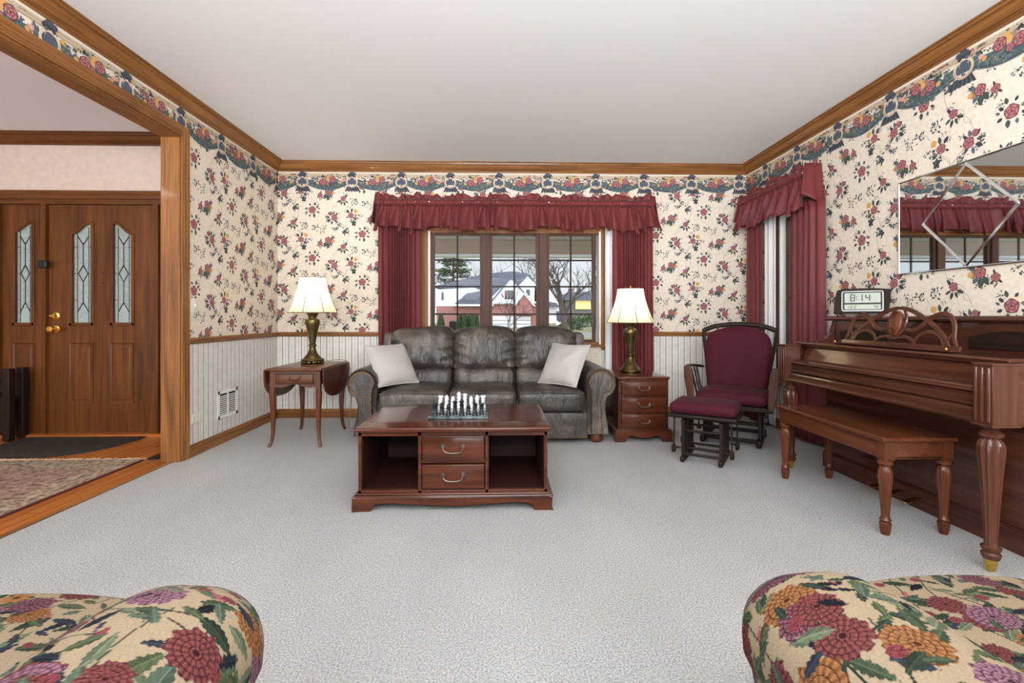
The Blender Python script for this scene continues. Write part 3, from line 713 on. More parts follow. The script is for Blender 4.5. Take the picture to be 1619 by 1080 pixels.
yd = YF+0.03; L1, L2 = (-3.86, -3.668), (-3.498, -3.312)
mb = MB(); sheet_with_holes(mb, -4.055, -3.128, 0.022, 2.075, yd, yd+0.045, [(L1[0],L1[1],1.0,1.915), (L2[0],L2[1],1.0,1.915)])
arch_fill(mb, L1[0], L1[1], 1.915, .10, 1, yd, yd+.045); arch_fill(mb, L2[0], L2[1], 1.915, .10, -1, yd, yd+.045)
loc(mb, d1).build('slab', wood('door','z'), d1)
lite(d1, L1[0], L1[1], 1.0, 1.915, .10, 1, yd); lite(d1, L2[0], L2[1], 1.0, 1.915, .10, -1, yd)
panel(d1, -3.875, -3.655, 0.275, 0.835, yd); panel(d1, -3.515, -3.30, 0.275, 0.835, yd)
for z, r, nm in ((1.075, .028, 'deadbolt'), (0.955, .03, 'door_knob')):
    m = MB(); Rm = Matrix.Rotation(PI/2, 3, 'X')
    pr_ = [(0.034,0),(0.034,.006),(0.02,.012)]+([(0.012,.014),(0.012,.03),(0.02,.034),(0.03,.045),(0.032,.058),(0.026,.07),(0.012,.075)] if nm == 'door_knob' else [(0.022,.02),(0.02,.024)])
    m.lathe(pr_, n=24); m.v = [tuple(Rm @ Vector(p)+Vector((-3.99, yd, z))) for p in m.v]
    if nm == 'deadbolt': m.cbox((-3.99, yd-.035, z), (.045,.02,.014))
    else: m.tube([(-3.99, yd-.06, z), (-3.95, yd-.066, z+.004), (-3.90, yd-.06, z-.004)], [.012,.012,.008], 8)
    loc(m, d1).build(nm, M['gold'], d1)
for z in (1.80, 1.05, 0.28):
    m = MB(); m.lathe([(0.007,-.05),(0.007,.05)], (-3.122, yd-.008, z), 10); m.cbox((-3.115, yd-.002, z), (.03,.004,.095)); loc(m, d1).build('hinge', M['antique'], d1)
mb = MB()
for z in (1.435, 1.36): mb.lathe([(.006,0),(.004,.004)], (-3.583, yd, z), 8)
mb = MB(); mb.cbox((-3.583, yd-.002, 1.46), (.01,.006,.01)); mb.cbox((-3.583, yd-.002, 1.37), (.01,.006,.01)); loc(mb, d1).build('screw_hole', M['black'], d1)
# sidelight and frame
d2 = bpy.data.objects.new('door_2', None); C.objects.link(d2); d2.location = (-4.28, YF, 0); struct(d2, 'fixed sidelight with leaded glass beside the brown front door', 'door')
S1 = (-4.36, -4.19)
mb = MB(); sheet_with_holes(mb, -4.46, -4.10, 0.022, 2.075, yd, yd+.045, [(S1[0],S1[1],1.0,1.915)]); arch_fill(mb, S1[0], S1[1], 1.915, .08, 1, yd, yd+.045)
loc(mb, d2).build('slab', wood('door','z'), d2); lite(d2, S1[0], S1[1], 1.0, 1.915, .08, 1, yd); panel(d2, -4.37, -4.17, .275, .835, yd)
d3 = bpy.data.objects.new('door_3', None); C.objects.link(d3); d3.location = (-2.86, YF, 0); struct(d3, 'second fixed sidelight half hidden by the oak jamb post', 'door')
mb = MB(); sheet_with_holes(mb, -3.07, -2.66, 0.022, 2.075, yd, yd+.045, [(-2.96,-2.78,1.0,1.915)])
loc(mb, d3).build('slab', wood('door','z'), d3); lite(d3, -2.96, -2.78, 1.0, 1.915, .08, -1, yd)
mb = MB()
for a, b in ((-4.50,-4.46), (-4.10,-4.06), (-3.123,-3.07), (-2.66,-2.62)): mb.box(a, b, YF-.0, YF+.12, 0, 2.13 if a in (-4.50, -2.66) else 2.078)
struct(mb.build('trim_door_posts', wood('door','z')), 'oak posts framing the front door and sidelights', 'trim')
mb = MB(); mb.box(-4.46, -2.66, YF, YF+.12, 2.078, 2.13); mould(mb, [(0,2.12),(.02,2.12),(.022,2.15),(.016,2.165),(.02,2.175),(.02,2.195),(0,2.195)], (-4.6,YF,0), (XL-.13,YF,0), (0,-1,0))
struct(mb.build('trim_door_head', wood('door','x')), 'oak head casing over the front door', 'trim')
mb = MB(); mb.box(-4.5, -2.62, YF-.05, YF+.12, -.004, .02); struct(mb.build('trim_door_sill', wood('plank','x')), 'oak threshold under the front door', 'trim')
mb = MB()
for a in (-4.585,): A = [(a-w+.08, YF-x, 0) for x, w in cas]; B = [(a-w+.08, YF-x, 2.12) for x, w in cas]; mb.loft([A, B], True, True, 0, False)
struct(mb.build('trim_door_side', wood('door','z')), 'oak side casing of the front door surround', 'trim')
# ---------------------------------------------------------------- curtains
def fold_panel(name, label, x0, x1, ytop, ybot, z0, z1, nf, amp, parent_loc, along='x', wall=YB, sgn=-1, seed=1, lining=None, ret=False):
    """pleated drapery panel hanging clear of the wall"""
    t = thing(name, label, 'curtain', parent_loc, 0, 'burgundy drapery panels')
    rnd = random.Random(seed); ph = [rnd.uniform(0, 6.3) for _ in range(4)]
    def fn(u, v):
        w = x0+(x1-x0)*u; z = z0+(z1-z0)*v
        a = amp*(1-0.35*v)
        e = min(u, 1-u); uu = u-.11*sin(2*PI*u)*(nf > 8); q = sin(2*PI*nf*uu+0.5*sin(2*PI*u*1.7+ph[0])+0.25*sin(3*v+ph[1]))
        q = math.copysign(abs(q)**0.8, q)
        d = ytop+a*q+0.01*sin(2*PI*u*2.3+ph[2])*(1-v)
        if ret: d = .03+(d-.03)*min(1, u/.15)
        w2 = w+0.012*(1-v)*sin(2*PI*u*1.2+ph[3])
        return (w2, d) , z
    def to(u, v):
        (w, d), z = fn(u, v)
        p = (w, wall+sgn*d, z) if along == 'x' else (wall+sgn*d, w, z)
        return (p[0]-parent_loc[0], p[1]-parent_loc[1], p[2]-parent_loc[2])
    mb = MB(); mb.grid(to, int(nf*14)+8, 24)
    o = mb.build('drape', M['curtain'], t); s = o.modifiers.new('thick', 'SOLIDIFY'); s.thickness = 0.003
    if lining:
        a, b = lining
        def tl(u, v):
            w = a+(b-a)*u; z = z0+.01+(z1-z0-.02)*v; d = ytop-.025+.012*sin(2*PI*2*u+.6)
            p = (w, wall+sgn*d, z) if along == 'x' else (wall+sgn*d, w, z)
            return (p[0]-parent_loc[0], p[1]-parent_loc[1], p[2]-parent_loc[2])
        l = MB(); l.grid(tl, 24, 10); o = l.build('lining', M['lining'], t, label='white curtain lining'); s = o.modifiers.new('thick', 'SOLIDIFY'); s.thickness = 0.003
    return t
fold_panel('curtain', 'burgundy pleated drape at the end of the big window nearest the drop-leaf table', -1.262, -0.82, 0.09, 0.1, 0.02, 2.06, 11, 0.024, (-1.04, YB-.1, 0), seed=2)
fold_panel('curtain', 'burgundy pleated drape behind the lamp on the three-drawer end table', 1.20, 1.625, 0.095, 0.1, 0.02, 2.06, 11, 0.024, (1.41, YB-.1, 0), seed=5, lining=(1.125, 1.21))
fold_panel('curtain', 'burgundy drape with white lining in the room corner behind the glider chair', 4.69, 4.98, 0.085, 0.1, 0.02, 2.06, 3.2, 0.02, (XR-.1, 4.84, 0), 'y', XR, -1, 7, lining=(4.51, 4.70))
fold_panel('curtain', 'burgundy drape hanging beside the far end of the upright piano', 3.86, 4.24, 0.08, 0.1, 0.02, 2.04, 5, 0.028, (XR-.1, 4.0, 0), 'y', XR, -1, 9, None, True)
def valance(label, w0, w1, ztop, along, wall, loc_, seed):
    """gathered rod-pocket valance: standing frill, pocket, flared skirt, and returns to the wall"""
    t = thing('valance', label, 'valance', loc_)
    rnd = random.Random(seed); L = w1-w0; D = 0.15
    NF = L/0.125
    ks = [rnd.uniform(-.33, .33) for _ in range(int(NF)+3)]; am = [rnd.uniform(.6, 1.25) for _ in range(int(NF)+3)]
    def warp(u):
        q = u*NF; i = int(q); f = q-i; f = f*f*(3-2*f); return 2*PI*(q+ks[i]*(1-f)+ks[i+1]*f), am[i]*(1-f)+am[i+1]*f
    def P(w, d, z):
        p = (w, wall-d, z) if along == 'x' else (wall-d, w, z)
        return (p[0]-loc_[0], p[1]-loc_[1], p[2]-loc_[2])
    nu = int(NF*18)
    def frill(u, v):
        w = w0+L*u; a, m = warp(u)
        return P(w, D+.010*sin(a*1.5)*(.3+v)*m+.014*sin(a*.37+seed), ztop-.05+(.045+.016*sin(a*.31+1)+.011*sin(a*.83+2)*m+.006*sin(a*1.5))*v)
    def pocket(u, v):
        w = w0+L*u; a, m = warp(u)
        return P(w, D+.02*sin(PI*v)+.006*sin(a*2)*m+.003*sin(a*5), ztop-.115+.065*v)
    def skirt(u, v):   # v 0 bottom .. 1 top
        q = 1-v; a, m = warp(u); w = w0+L*u+(.03*(2*u-1))*q
        d = D+q*(.05+.052*sin(a)*m+.014*sin(a*.43+1.3))+.012*sin(a*2+.7)*m
        w += .042*q*m*cos(a)
        zb = .260+.020*sin(a*.23+seed)+.030*sin(a)*m
        return P(w, d, ztop-.115-zb*q)
    for nm, fn, nv in (('frill', frill, 5), ('rod_pocket', pocket, 7), ('skirt', skirt, 14)):
        mb = MB(); mb.grid(fn, nu, nv); o = mb.build(nm, M['curtain'], t, sharp=80); s = o.modifiers.new('thick', 'SOLIDIFY'); s.thickness = 0.003
    for e, w, sg in ((0, w0, -1), (1, w1, 1)):
        def ret(u, v):
            q = 1-v; return P(w+sg*(.03*q*sin(u*PI)*1.2+.028*q+.006*sin(u*14)), D*u*(1+.35*q), ztop+.0-(.30+.03*sin(u*5+seed))*q)
        mb = MB(); mb.grid(ret, 14, 10); o = mb.build('return', M['curtain'], t, sharp=80); s = o.modifiers.new('thick', 'SOLIDIFY'); s.thickness = 0.003
    mb = MB(); p0, p1 = P(w0, D, ztop-.08), P(w1, D, ztop-.08); mb.tube([p0, p1], .012, 8)
    for w in (w0+.01, w1-.01): mb.tube([P(w, D, ztop-.08), P(w, 0.0, ztop-.08)], .01, 8)
    mb.build('rod', M['white'], t)
valance('burgundy gathered valance across the top of the big window', -1.275, 1.63, 2.335, 'x', YB, (0.17, YB, 2.1), 3)
valance('burgundy gathered valance over the side window in the corner', 3.95, 5.03, 2.345, 'y', XR, (XR, 4.5, 2.1), 6)

# ---------------------------------------------------------------- sofa
SX, SY = -0.14, 4.05
sofa = thing('sofa', 'long dark brown-grey leather sofa with rolled nailhead arms under the window', 'sofa', (SX, SY, 0))
def wr(p, k=0.006, s=9.0, off=0):
    n = noise.noise(Vector((p[0]*s+off, p[1]*s, p[2]*s*.6)))
    n2 = noise.noise(Vector((p[0]*s*2.7+off, p[1]*s*2.7, p[2]*s*1.2)))
    return k*(n+.5*n2)
mb = MB(); mb.rbox((0,.45,.22), (1.02,.42,.15), .03, (10,4,3)); mb.rbox((0,.0,.155), (.88,.03,.11), .015, (12,2,3), lambda p: (p[0], p[1]+wr(p,.006,6), p[2]))
mb.build('base', M['leather'], sofa)
mb = MB()
def backfn(p):
    return (p[0], p[1]+(p[2])*.12, p[2]-.05*max(0, (abs(p[0])/1.0))**4)
mb.rbox((0,.80,.56), (1.0,.10,.36), .08, (10,3,5), backfn); mb.build('back_frame', M['leather'], sofa)
# rolled arms: the cross-section swept front to back
def armsec(sd, grow=0.0):
    P = []
    cx, cz, r = 1.0, .505, .128
    P.append((.875, .07)); P.append((.875, .40))
    P.append((.872, .47))
    for k in range(17):
        a = PI-(-.15)-k*(PI*1.32)/16; P.append((cx+r*cos(a), cz+r*sin(a)))
    P += [(1.055,.395), (1.035,.33), (1.04,.25), (1.06,.15), (1.07,.07)]
    if grow:
        cxm = .985; P = [(cxm+(x-cxm)*(1+grow), .35+(z-.35)*(1+grow*.5)) for x, z in P]
    return [(sd*x, z) for x, z in P]
for sd in (-1, 1):
    mb = MB(); rings = []
    for y, g in ((.012,-.10),(.0,-.03),(.012,.0),(.06,.01),(.12,.0),(.3,.005),(.5,.0),(.7,.0),(.82,-.01),(.86,-.06)):
        rings.append([(x, y+.002, z+(wr((x,y,z),.006,8) if z > .4 else 0)) for x, z in armsec(sd, g)])
    mb.loft(rings, True, True); a = mb.build('arm', M['leather'], sofa, sharp=60)
    # raised front facing: an S post under the scroll
    L = [(.915,.075),(.918,.25),(.922,.36),(.918,.45)]; 
    for k in range(15):
        an = PI-k*(PI*1.25)/14; L.append((1.0+.098*cos(an)-.004, .508+.098*sin(an)))
    L += [(1.03,.43),(1.01,.40),(.995,.34),(1.0,.22),(1.01,.075)]
    mb = MB(); poly = [(sd*x, -.012, z) for x, z in L]; mb.prism(poly, (0,.03,0), 0, True); mb.build('arm_front', M['leather'], a, bevel=.008, sharp=50)
    mb = MB(); P = [Vector((sd*(x), -.012, z)) for x, z in L]; P = P; acc = 0; nails = []
    path = spl([tuple(p) for p in P], 30)
    last = path[0]; mb.lathe([(0.0045,0),(0.003,.003),(0.0005,.0042)], n=6)
    mb.v = []; mb.f = []; mb.m = []; mb.s = []
    for p in path:
        if (p-last).length >= .0135:
            last = p; n0 = len(mb.v); q = [(.0062*cos(2*PI*k/6), .0062*sin(2*PI*k/6)) for k in range(6)]
            mb.loft([[(p.x+a_*1, p.y, p.z+b_) for a_, b_ in q], [(p.x+a_*.6, p.y-.003, p.z+b_*.6) for a_, b_ in q]], True, True)
    mb.build('nailhead_trim', M['nail'], a)
mb = MB(); 
for k in range(120):
    x = -.87+k*.01462; q = [(.0045*cos(2*PI*j/6), .0045*sin(2*PI*j/6)) for j in range(6)]
    mb.loft([[(x+a_, -.03, .062+b_) for a_, b_ in q], [(x+a_*.6, -.0335, .062+b_*.6) for a_, b_ in q]], True, True)
mb.build('nailhead_trim', M['nail'], sofa)
for x in (-.97, .97):
    for y in (.07, .78):
        mb = MB(); mb.lathe([(.04,0),(.055,.015),(.06,.035),(.05,.06),(.05,.072)], (x, y, 0), 20); mb.build('bun_foot', wood('walnut','z'), sofa)
SEAT = [(-.58, .288), (0.0, .288), (.58, .288)]
for i, (cx, hw) in enumerate(SEAT):
    def fn(p, i=i):
        u, v = p[0]/hw, p[1]/.33
        top = max(0, p[2])/.09
        z = p[2]+top*.028*(1-u*u)*(1-v*v*.8)+wr(p,.008,7,i*5)*top
        y = p[1]+wr(p,.006,9,i*3)*(1 if p[1] < -.2 else .3)-(.02*(1-u*u) if p[1] < -.25 else 0)
        return (p[0]+.004*sin(p[1]*40)*abs(u)**6, y, z)
    mb = MB(); mb.rbox((cx, .30, .355), (hw-.002, .33, .09), .05, (16,16,4), fn)
    o = mb.build('seat_cushion', M['leather'], sofa)
    w = MB(); w.tube([(cx-hw+.02, -.035, .425), (cx, -.052, .437), (cx+hw-.02, -.035, .425)], .005, 6); w.build('welt', M['leather'], o)
    # back cushion with a gathered pillow over a lumbar roll
    def fl(p, i=i):
        u = p[0]/hw; return (p[0], p[1]-.035*(1-u*u*.9)*(1 if p[1] < 0 else 0)+wr((p[0]*1.8,p[1],p[2]),.010,6,i*7)+p[2]*.12, p[2]+.004*sin(p[0]*20))
    mb = MB(); mb.rbox((cx, .53, .505), (hw-.004, .10, .09), .06, (14,4,8), fl); mb.build('lumbar_cushion', M['leather'], sofa)
    def fb(p, i=i):
        u, w_ = p[0]/hw, p[2]/.20
        puff = .055*(1-abs(u)**3)*(1-abs(w_)**3)
        y = p[1]-(puff if p[1] < 0 else -puff*.2)+.16*p[2]
        # gathers that fan out from the seams
        ed = abs(u)**3
        y += .013*ed*sin(p[2]*70+3*sin(p[0]*9+i*2))*(1 if p[1] < .03 else 0)
        y += .010*sin(p[0]*44+2.5*sin(p[2]*8+i))*abs(w_)*(1 if p[1] < 0 else .3)+wr(p,.017,7,i*11)
        z = p[2]*(1-.0*ed)-.028*abs(u)**6*max(0, w_)+.012*sin(p[0]*9+i)*max(0, w_)
        return (p[0], y, z)
    mb = MB(); mb.rbox((cx, .60, .765), (hw+.018, .115, .205), .075, (34,4,28), fb); mb.build('back_cushion', M['leather'], sofa)
for sd in (-1, 1):   # wings of the back seen outside the cushions
    mb = MB(); mb.rbox((sd*.915, .66, .70), (.055,.13,.22), .05, (3,5,6), lambda p: (p[0]-.03*sd*max(0,p[2])*2, p[1]+p[2]*.16, p[2])); mb.build('wing', M['leather'], sofa)

# ---------------------------------------------------------------- throw pillows
def throw_pillow(label, c, e1, e2, size, seed):
    e1 = Vector(e1).normalized(); e2 = Vector(e2); e2 = (e2-e1*e2.dot(e1)).normalized(); nn = e1.cross(e2)
    if nn.y > 0: nn = -nn
    t = thing('throw_pillow', label, 'pillow', c, 0, 'linen throw pillows')
    n = 26; h = size/2; out = []
    def fn(side):
        def f(u, v):
            a, b = 2*u-1, 2*v-1
            ea, eb = 1-abs(a)**2.6, 1-abs(b)**2.6
            th = .085*(max(0, ea)**.55)*(max(0, eb)**.55)
            pin = 1-.06*(1-a*a)*b*b; pin2 = 1-.06*(1-b*b)*a*a
            p = e1*(a*h*pin2)+e2*(b*h*pin)+nn*(side*th+.006*noise.noise(Vector((a*2.5+seed, b*2.5, side))))
            return tuple(p)
        return f
    mb = MB(); mb.grid(fn(1), n, n); mb.grid(fn(-1), n, n); o = mb.build('cover', M['linen'], t, sharp=70)
    P = [];
    for k in range(4):
        for q in range(12):
            s_ = -1+2*q/12
            a, b = ((s_,-1),(1,s_),(-s_,1),(-1,-s_))[k]
            P.append(e1*(a*h*(1-.06*(1-b*b)*a*a))+e2*(b*h*(1-.06*(1-a*a)*b*b)))
    mb = MB(); mb.tube(P, .005, 6, closed=True); mb.build('piping', M['linen'], t)
    return t
throw_pillow('pale linen throw pillow leaning on the sofa arm next to the drop-leaf table', (-0.945, 4.30, .645), (.27,.28,.0), (.22,-.12,-.36), .41, 1)
throw_pillow('pale linen throw pillow leaning on the sofa arm next to the end table', (.575, 4.27, .645), (.27,-.26,.0), (-.20,-.12,-.36), .41, 5)

# ---------------------------------------------------------------- table lamps
def lamp(label, loc_, foot):
    t = thing('table_lamp', label, 'lamp', loc_, 0, 'brass table lamps')
    mb = MB()
    if foot == 'scroll':
        for k in range(12):
            a = 2*PI*k/12; mb.rbox((.082*cos(a), .082*sin(a), .012), (.018,.018,.012), .009, (2,2,2), None, 0, Matrix.Rotation(a, 3, 'Z'))
        mb.lathe([(.095,.018),(.1,.024),(.1,.036),(.085,.042)], n=32)
    else: mb.lathe([(.09,0),(.098,.006),(.098,.02),(.09,.026),(.082,.04)], n=32)
    mb.build('foot', M['antique'], t)
    mb = MB(); mb.lathe([(.085,.038),(.07,.055),(.045,.085),(.032,.115),(.027,.14),(.028,.150),(.034,.154),(.034,.166),(.026,.172),(.028,.19),(.036,.24),(.048,.30),(.06,.35),(.065,.375),(.06,.395),(.045,.405),(.036,.41),(.036,.425),(.052,.448),(.054,.456),(.03,.46)], n=32)
    mb.build('column', M['antique'], t)
    mb = MB(); mb.tube([(0,0,.455),(0,0,.53)], .012, 8); mb.tube(spl([(-.02,0,.50),(-.05,0,.60),(-.03,0,.74),(0,0,.765)], 5), .002, 5); mb.tube(spl([(.02,0,.50),(.05,0,.60),(.03,0,.74),(0,0,.765)], 5), .002, 5)
    mb.build('harp', M['brass'], t)
    mb = MB(); mb.lathe([(.012,.53),(.02,.56),(.028,.60),(.02,.63),(.004,.64)], n=14); mb.build('bulb', M['bulb'], t)
    prof = []
    for k in range(15):
        q = k/14; r = .122+(.222-.122)*(q**1.55); prof.append((r, .775-.315*q))
    np_ = 8; mb = MB()
    rings = []
    for r, z in prof:
        ring = []
        for j in range(48):
            a = 2*PI*j/48; f = 1-.035*abs(sin(np_*a/2)); ring.append((r*f*cos(a), r*f*sin(a), z))
        rings.append(ring)
    mb.loft(rings, True, False); sh = mb.build('lamp_shade', M['shade'], t, sharp=70)
    mb = MB(); sd = M['trimcord']
    for j in range(np_):
        a = 2*PI*j/np_; mb.tube([((r+.001)*cos(a), (r+.001)*sin(a), z) for r, z in prof], .0032, 5)
    for r, z in (prof[0], prof[-1]): mb.tube([(r*(1-.035*abs(sin(np_*q*PI/48)))*cos(2*PI*q/48), r*(1-.035*abs(sin(np_*q*PI/48)))*sin(2*PI*q/48), z) for q in range(48)], .003, 5, closed=True)
    mb.build('trim_cord', sd, sh)
    mb = MB(); mb.lathe([(.006,.77),(.01,.78),(.006,.79),(.009,.80),(.002,.81)], n=10)
    for k in range(3): mb.tube([(0,0,.772),(.119*cos(2*PI*k/3), .119*sin(2*PI*k/3), .772)], .0015, 5)
    mb.build('finial', M['brass'], t)
    l = bpy.data.lights.new('lamp_light', 'POINT'); l.energy = LAMP_W; l.color = (1, .90, .74); l.shadow_soft_size = .035
    o = bpy.data.objects.new('lamp_light', l); C.objects.link(o); o.parent = t; o.location = (0, 0, .68)
    return t
lamp('lit brass table lamp with cream paneled shade on the drop-leaf table', (-1.70, 4.46, .645), 'scroll')
lamp('lit brass table lamp with cream paneled shade on the three-drawer end table', (1.23, 4.50, .552), 'round')
# ---------------------------------------------------------------- drop-leaf table
def bail_pull(mb, x, y, z, w=.05, drop=.022):
    """two rosettes and a swinging bail, on a front that faces -y"""
    for s in (-1, 1):
        mb.cbox((x+s*w, y-.004, z), (.018,.008,.018)); mb.tube([(x+s*w, y-.004, z), (x+s*w, y-.016, z)], .005, 8)
    P = spl([(x-w, y-.014, z), (x-w*.92, y-.018, z-drop*.6), (x-w*.5, y-.02, z-drop), (x+w*.5, y-.02, z-drop), (x+w*.92, y-.018, z-drop*.6), (x+w, y-.014, z)], 5); mb.tube(P, .0042, 7)
TX, TY = -1.67, 4.32
t = thing('drop_leaf_table', 'walnut drop-leaf side table with one drawer in the corner', 'table', (TX, TY, 0))
hx, hy = .205, .315
mb = MB(); mb.rbox((0,0,.632), (hx+.02, hy+.03, .012), .009, (4,4,2)); mb.build('tabletop', wood('walnut','y'), t)
for sd in (-1, 1):
    P = []
    for k in range(25):
        a = PI*k/24; y = -(hy+.025)*cos(a); z = .634-.255*(abs(sin(a))**.55); P.append((sd*(hx+.026), y, z))
    mb = MB(); mb.prism(P, (sd*.014,0,0)); mb.build('drop_leaf', wood('mahogany' if sd > 0 else 'walnut','z'), t, bevel=.003)
mb = MB()
# shaped front apron, sides and back
A = [(-hx,.62),(hx,.62),(hx,.50)]; 
for k in range(1, 12):
    q = k/12; A.append((hx-2*hx*q, .492+.022*sin(PI*q)+.014*math.exp(-((q-.5)/.08)**2)*0+(.012*cos(4*PI*q)-.012)*1))
A += [(-hx,.50)]
mb.prism([(x, -hy, z) for x, z in A], (0,.018,0)); mb.box(-hx, hx, hy-.018, hy, .50, .62); mb.box(-hx, -hx+.018, -hy, hy, .51, .62); mb.box(hx-.018, hx, -hy, hy, .51, .62)
mb.build('apron', wood('walnut','x'), t)
mb = MB(); mb.rbox((0,-hy-.004,.558), (.15,.006,.040), .004, (2,2,2)); dr = mb.build('drawer', wood('walnut','x'), t)
mb = MB(); mb.tube([(-.152,-hy-.006,.516),(.152,-hy-.006,.516),(.152,-hy-.006,.60),(-.152,-hy-.006,.60)], .003, 5, closed=True); mb.build('bead', M['p_ink'], dr)
mb = MB(); bail_pull(mb, 0, -hy-.008, .572, .042, .024); mb.build('bail_pull', M['antique'], dr)
for sx in (-1, 1):
    for sy in (-1, 1):
        mb = MB(); rings = []
        for q, off, w in ((.62,0,.042),(.47,0,.042),(.455,0,.036),(.445,.002,.044),(.40,.002,.042),(.25,-.002,.034),(.12,.0,.026),(.05,.008,.023),(0,.022,.024)):
            cx, cy = sx*(hx-.02+off), sy*(hy-.02+off); rings.append([(cx-w/2,cy-w/2,q),(cx+w/2,cy-w/2,q),(cx+w/2,cy+w/2,q),(cx-w/2,cy+w/2,q)])
        mb.loft(rings, True, True, 0, False); mb.build('leg', wood('walnut','z'), t, bevel=.004)
# lamp flex lying from the table to the wall
mb = MB(); mb.tube(spl([(-1.62,4.60,.652),(-1.50,4.66,.655),(-1.43,4.67,.60),(-1.425,4.70,.30),(-1.44,4.68,.02),(-1.38,4.66,.006),(-1.33,4.78,.006),(-1.30,5.05,.006)], 8), .0035, 6)
tag(mb.build('lamp_cord', M['p_tan_d']), 'thin brown lamp cord hanging behind the drop-leaf table to the carpet', 'cord')

# ---------------------------------------------------------------- three-drawer end table
EX, EY = 1.235, 4.42
t = thing('end_table', 'reddish mahogany end table with three drawers beside the sofa', 'end table', (EX, EY, 0))
w, d = .215, .31
mb = MB(); mb.rbox((0,0,.541), (w+.012, d+.012, .010), .006, (3,3,2)); mb.build('tabletop', wood('mahogany','y'), t)
mb = MB(); mb.box(-w, w, -d+.004, d, .10, .533); mb.box(-w, -w+.02, -d-.002, -d+.01, .10, .533); mb.box(w-.02, w, -d-.002, -d+.01, .10, .533)
for z in (.10, .235, .375, .515): mb.box(-w, w, -d-.002, -d+.01, z, z+.014)
mb.build('carcass', wood('mahogany','y'), t, bevel=.002)
for z0, z1 in ((.118,.233), (.253,.373), (.393,.511)):
    mb = MB(); mb.rbox((0,-d-.004,(z0+z1)/2), (w-.024,.012,(z1-z0)/2), .005, (2,2,2)); dr = mb.build('drawer', wood('mahogany','x'), t)
    mb = MB(); bail_pull(mb, 0, -d-.016, (z0+z1)/2+.012, .046, .026); mb.build('bail_pull', M['pewter'], dr)
def plinth(mb, w, d, h, foot, front_scallop=True, lip=.012):
    """bracket-foot plinth: scalloped front, plain sides and back"""
    n = 16; A = [(-w,h),(w,h),(w,0),(w-foot,0),(w-foot-.012,h*.35),(w-foot-.03,h*.5)]
    m = w-foot-.03
    for k in range(1, n): q = k/n; x = m-2*m*q; A.append((x, h*(.5-.16*math.exp(-(x/(m*.45))**2)+.08*math.exp(-((abs(x)-m*.8)/(m*.14))**2))))
    A += [(-m,h*.5),(-w+foot+.012,h*.35),(-w+foot,0),(-w,0)]
    mb.prism([(x, -d, z) for x, z in A], (0,.02,0)); mb.prism([(x, d-.02, z) for x, z in A], (0,.02,0))
    for s in (-1, 1):
        B = [(-d,h),(d,h),(d,0),(d-foot,0),(d-foot-.03,h*.5),(-d+foot+.03,h*.5),(-d+foot,0),(-d,0)]
        mb.prism([(s*w, y, z) for y, z in B], (-s*.02,0,0))
mb = MB(); plinth(mb, w+.03, d+.03, .095, .085); mb.build('bracket_base', wood('mahogany','x'), t, bevel=.003)
mb = MB()
for r_, z0, z1 in ((.026,.092,.102),(.016,.102,.110)): mb.box(-w-r_, w+r_, -d-r_, d+r_, z0, z1)
mb.build('base_moulding', wood('mahogany','x'), t, bevel=.004)

# ---------------------------------------------------------------- coffee table
CX, CY = -.253, 3.03
t = thing('coffee_table', 'large reddish mahogany coffee table with two drawers and open ends', 'coffee table', (CX, CY, 0))
w, d = .522, .345
mb = MB(); mb.rbox((0,0,.441), (w+.016, d+.02, .013), .008, (4,4,2)); mb.build('tabletop', wood('mahogany','x'), t)
mb = MB(); tk = .018
for x in (-w+tk/2, -.185, .185, w-tk/2): mb.box(x-tk/2, x+tk/2, -d, d, .09, .43)
mb.box(-w, w, -d, d, .405, .428); mb.box(-w, w, -d, d, .088, .106); mb.box(-.185, .185, -d, -d+.012, .255, .27); mb.build('carcass', wood('mahogany','x'), t, bevel=.0015)
mb = MB(); mb.box(-w+.018, w-.018, .29, .305, .106, .405)  # back panel and lining, with the compartment shade put into their wood colour
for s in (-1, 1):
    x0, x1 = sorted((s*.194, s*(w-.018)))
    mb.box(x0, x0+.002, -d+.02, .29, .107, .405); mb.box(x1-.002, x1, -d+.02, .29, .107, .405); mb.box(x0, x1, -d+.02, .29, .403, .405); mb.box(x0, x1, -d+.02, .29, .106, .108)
mb.build('compartment_shade_lining', wood('inner','x'), t, label='lining of the open compartments, darkened to stand for their shade')
for z0, z1 in ((.262,.406), (.110,.248)):
    mb = MB(); mb.rbox((0,-d+.13,(z0+z1)/2), (.172,.136,(z1-z0)/2-.002), .004, (2,2,2)); dr = mb.build('drawer', wood('mahogany','x'), t)
    mb = MB(); bail_pull(mb, 0, -d-.006, (z0+z1)/2+.016, .056, .034); mb.build('bail_pull', M['pewter'], dr)
    mb = MB(); mb.tube([(-.166,-d-.006,z0+.008),(.166,-d-.006,z0+.008),(.166,-d-.006,z1-.008),(-.166,-d-.006,z1-.008)], .0022, 5, closed=True); mb.build('bead', wood('inner','x'), dr)
mb = MB(); plinth(mb, w+.026, d+.03, .078, .10); mb.build('bracket_base', wood('mahogany','x'), t, bevel=.004)
mb = MB()
for r_, z0, z1 in ((.024,.076,.083),(.012,.083,.090)): mb.box(-w-r_, w+r_, -d-r_, d+r_, z0, z1)
mb.build('base_moulding', wood('mahogany','x'), t, bevel=.003)

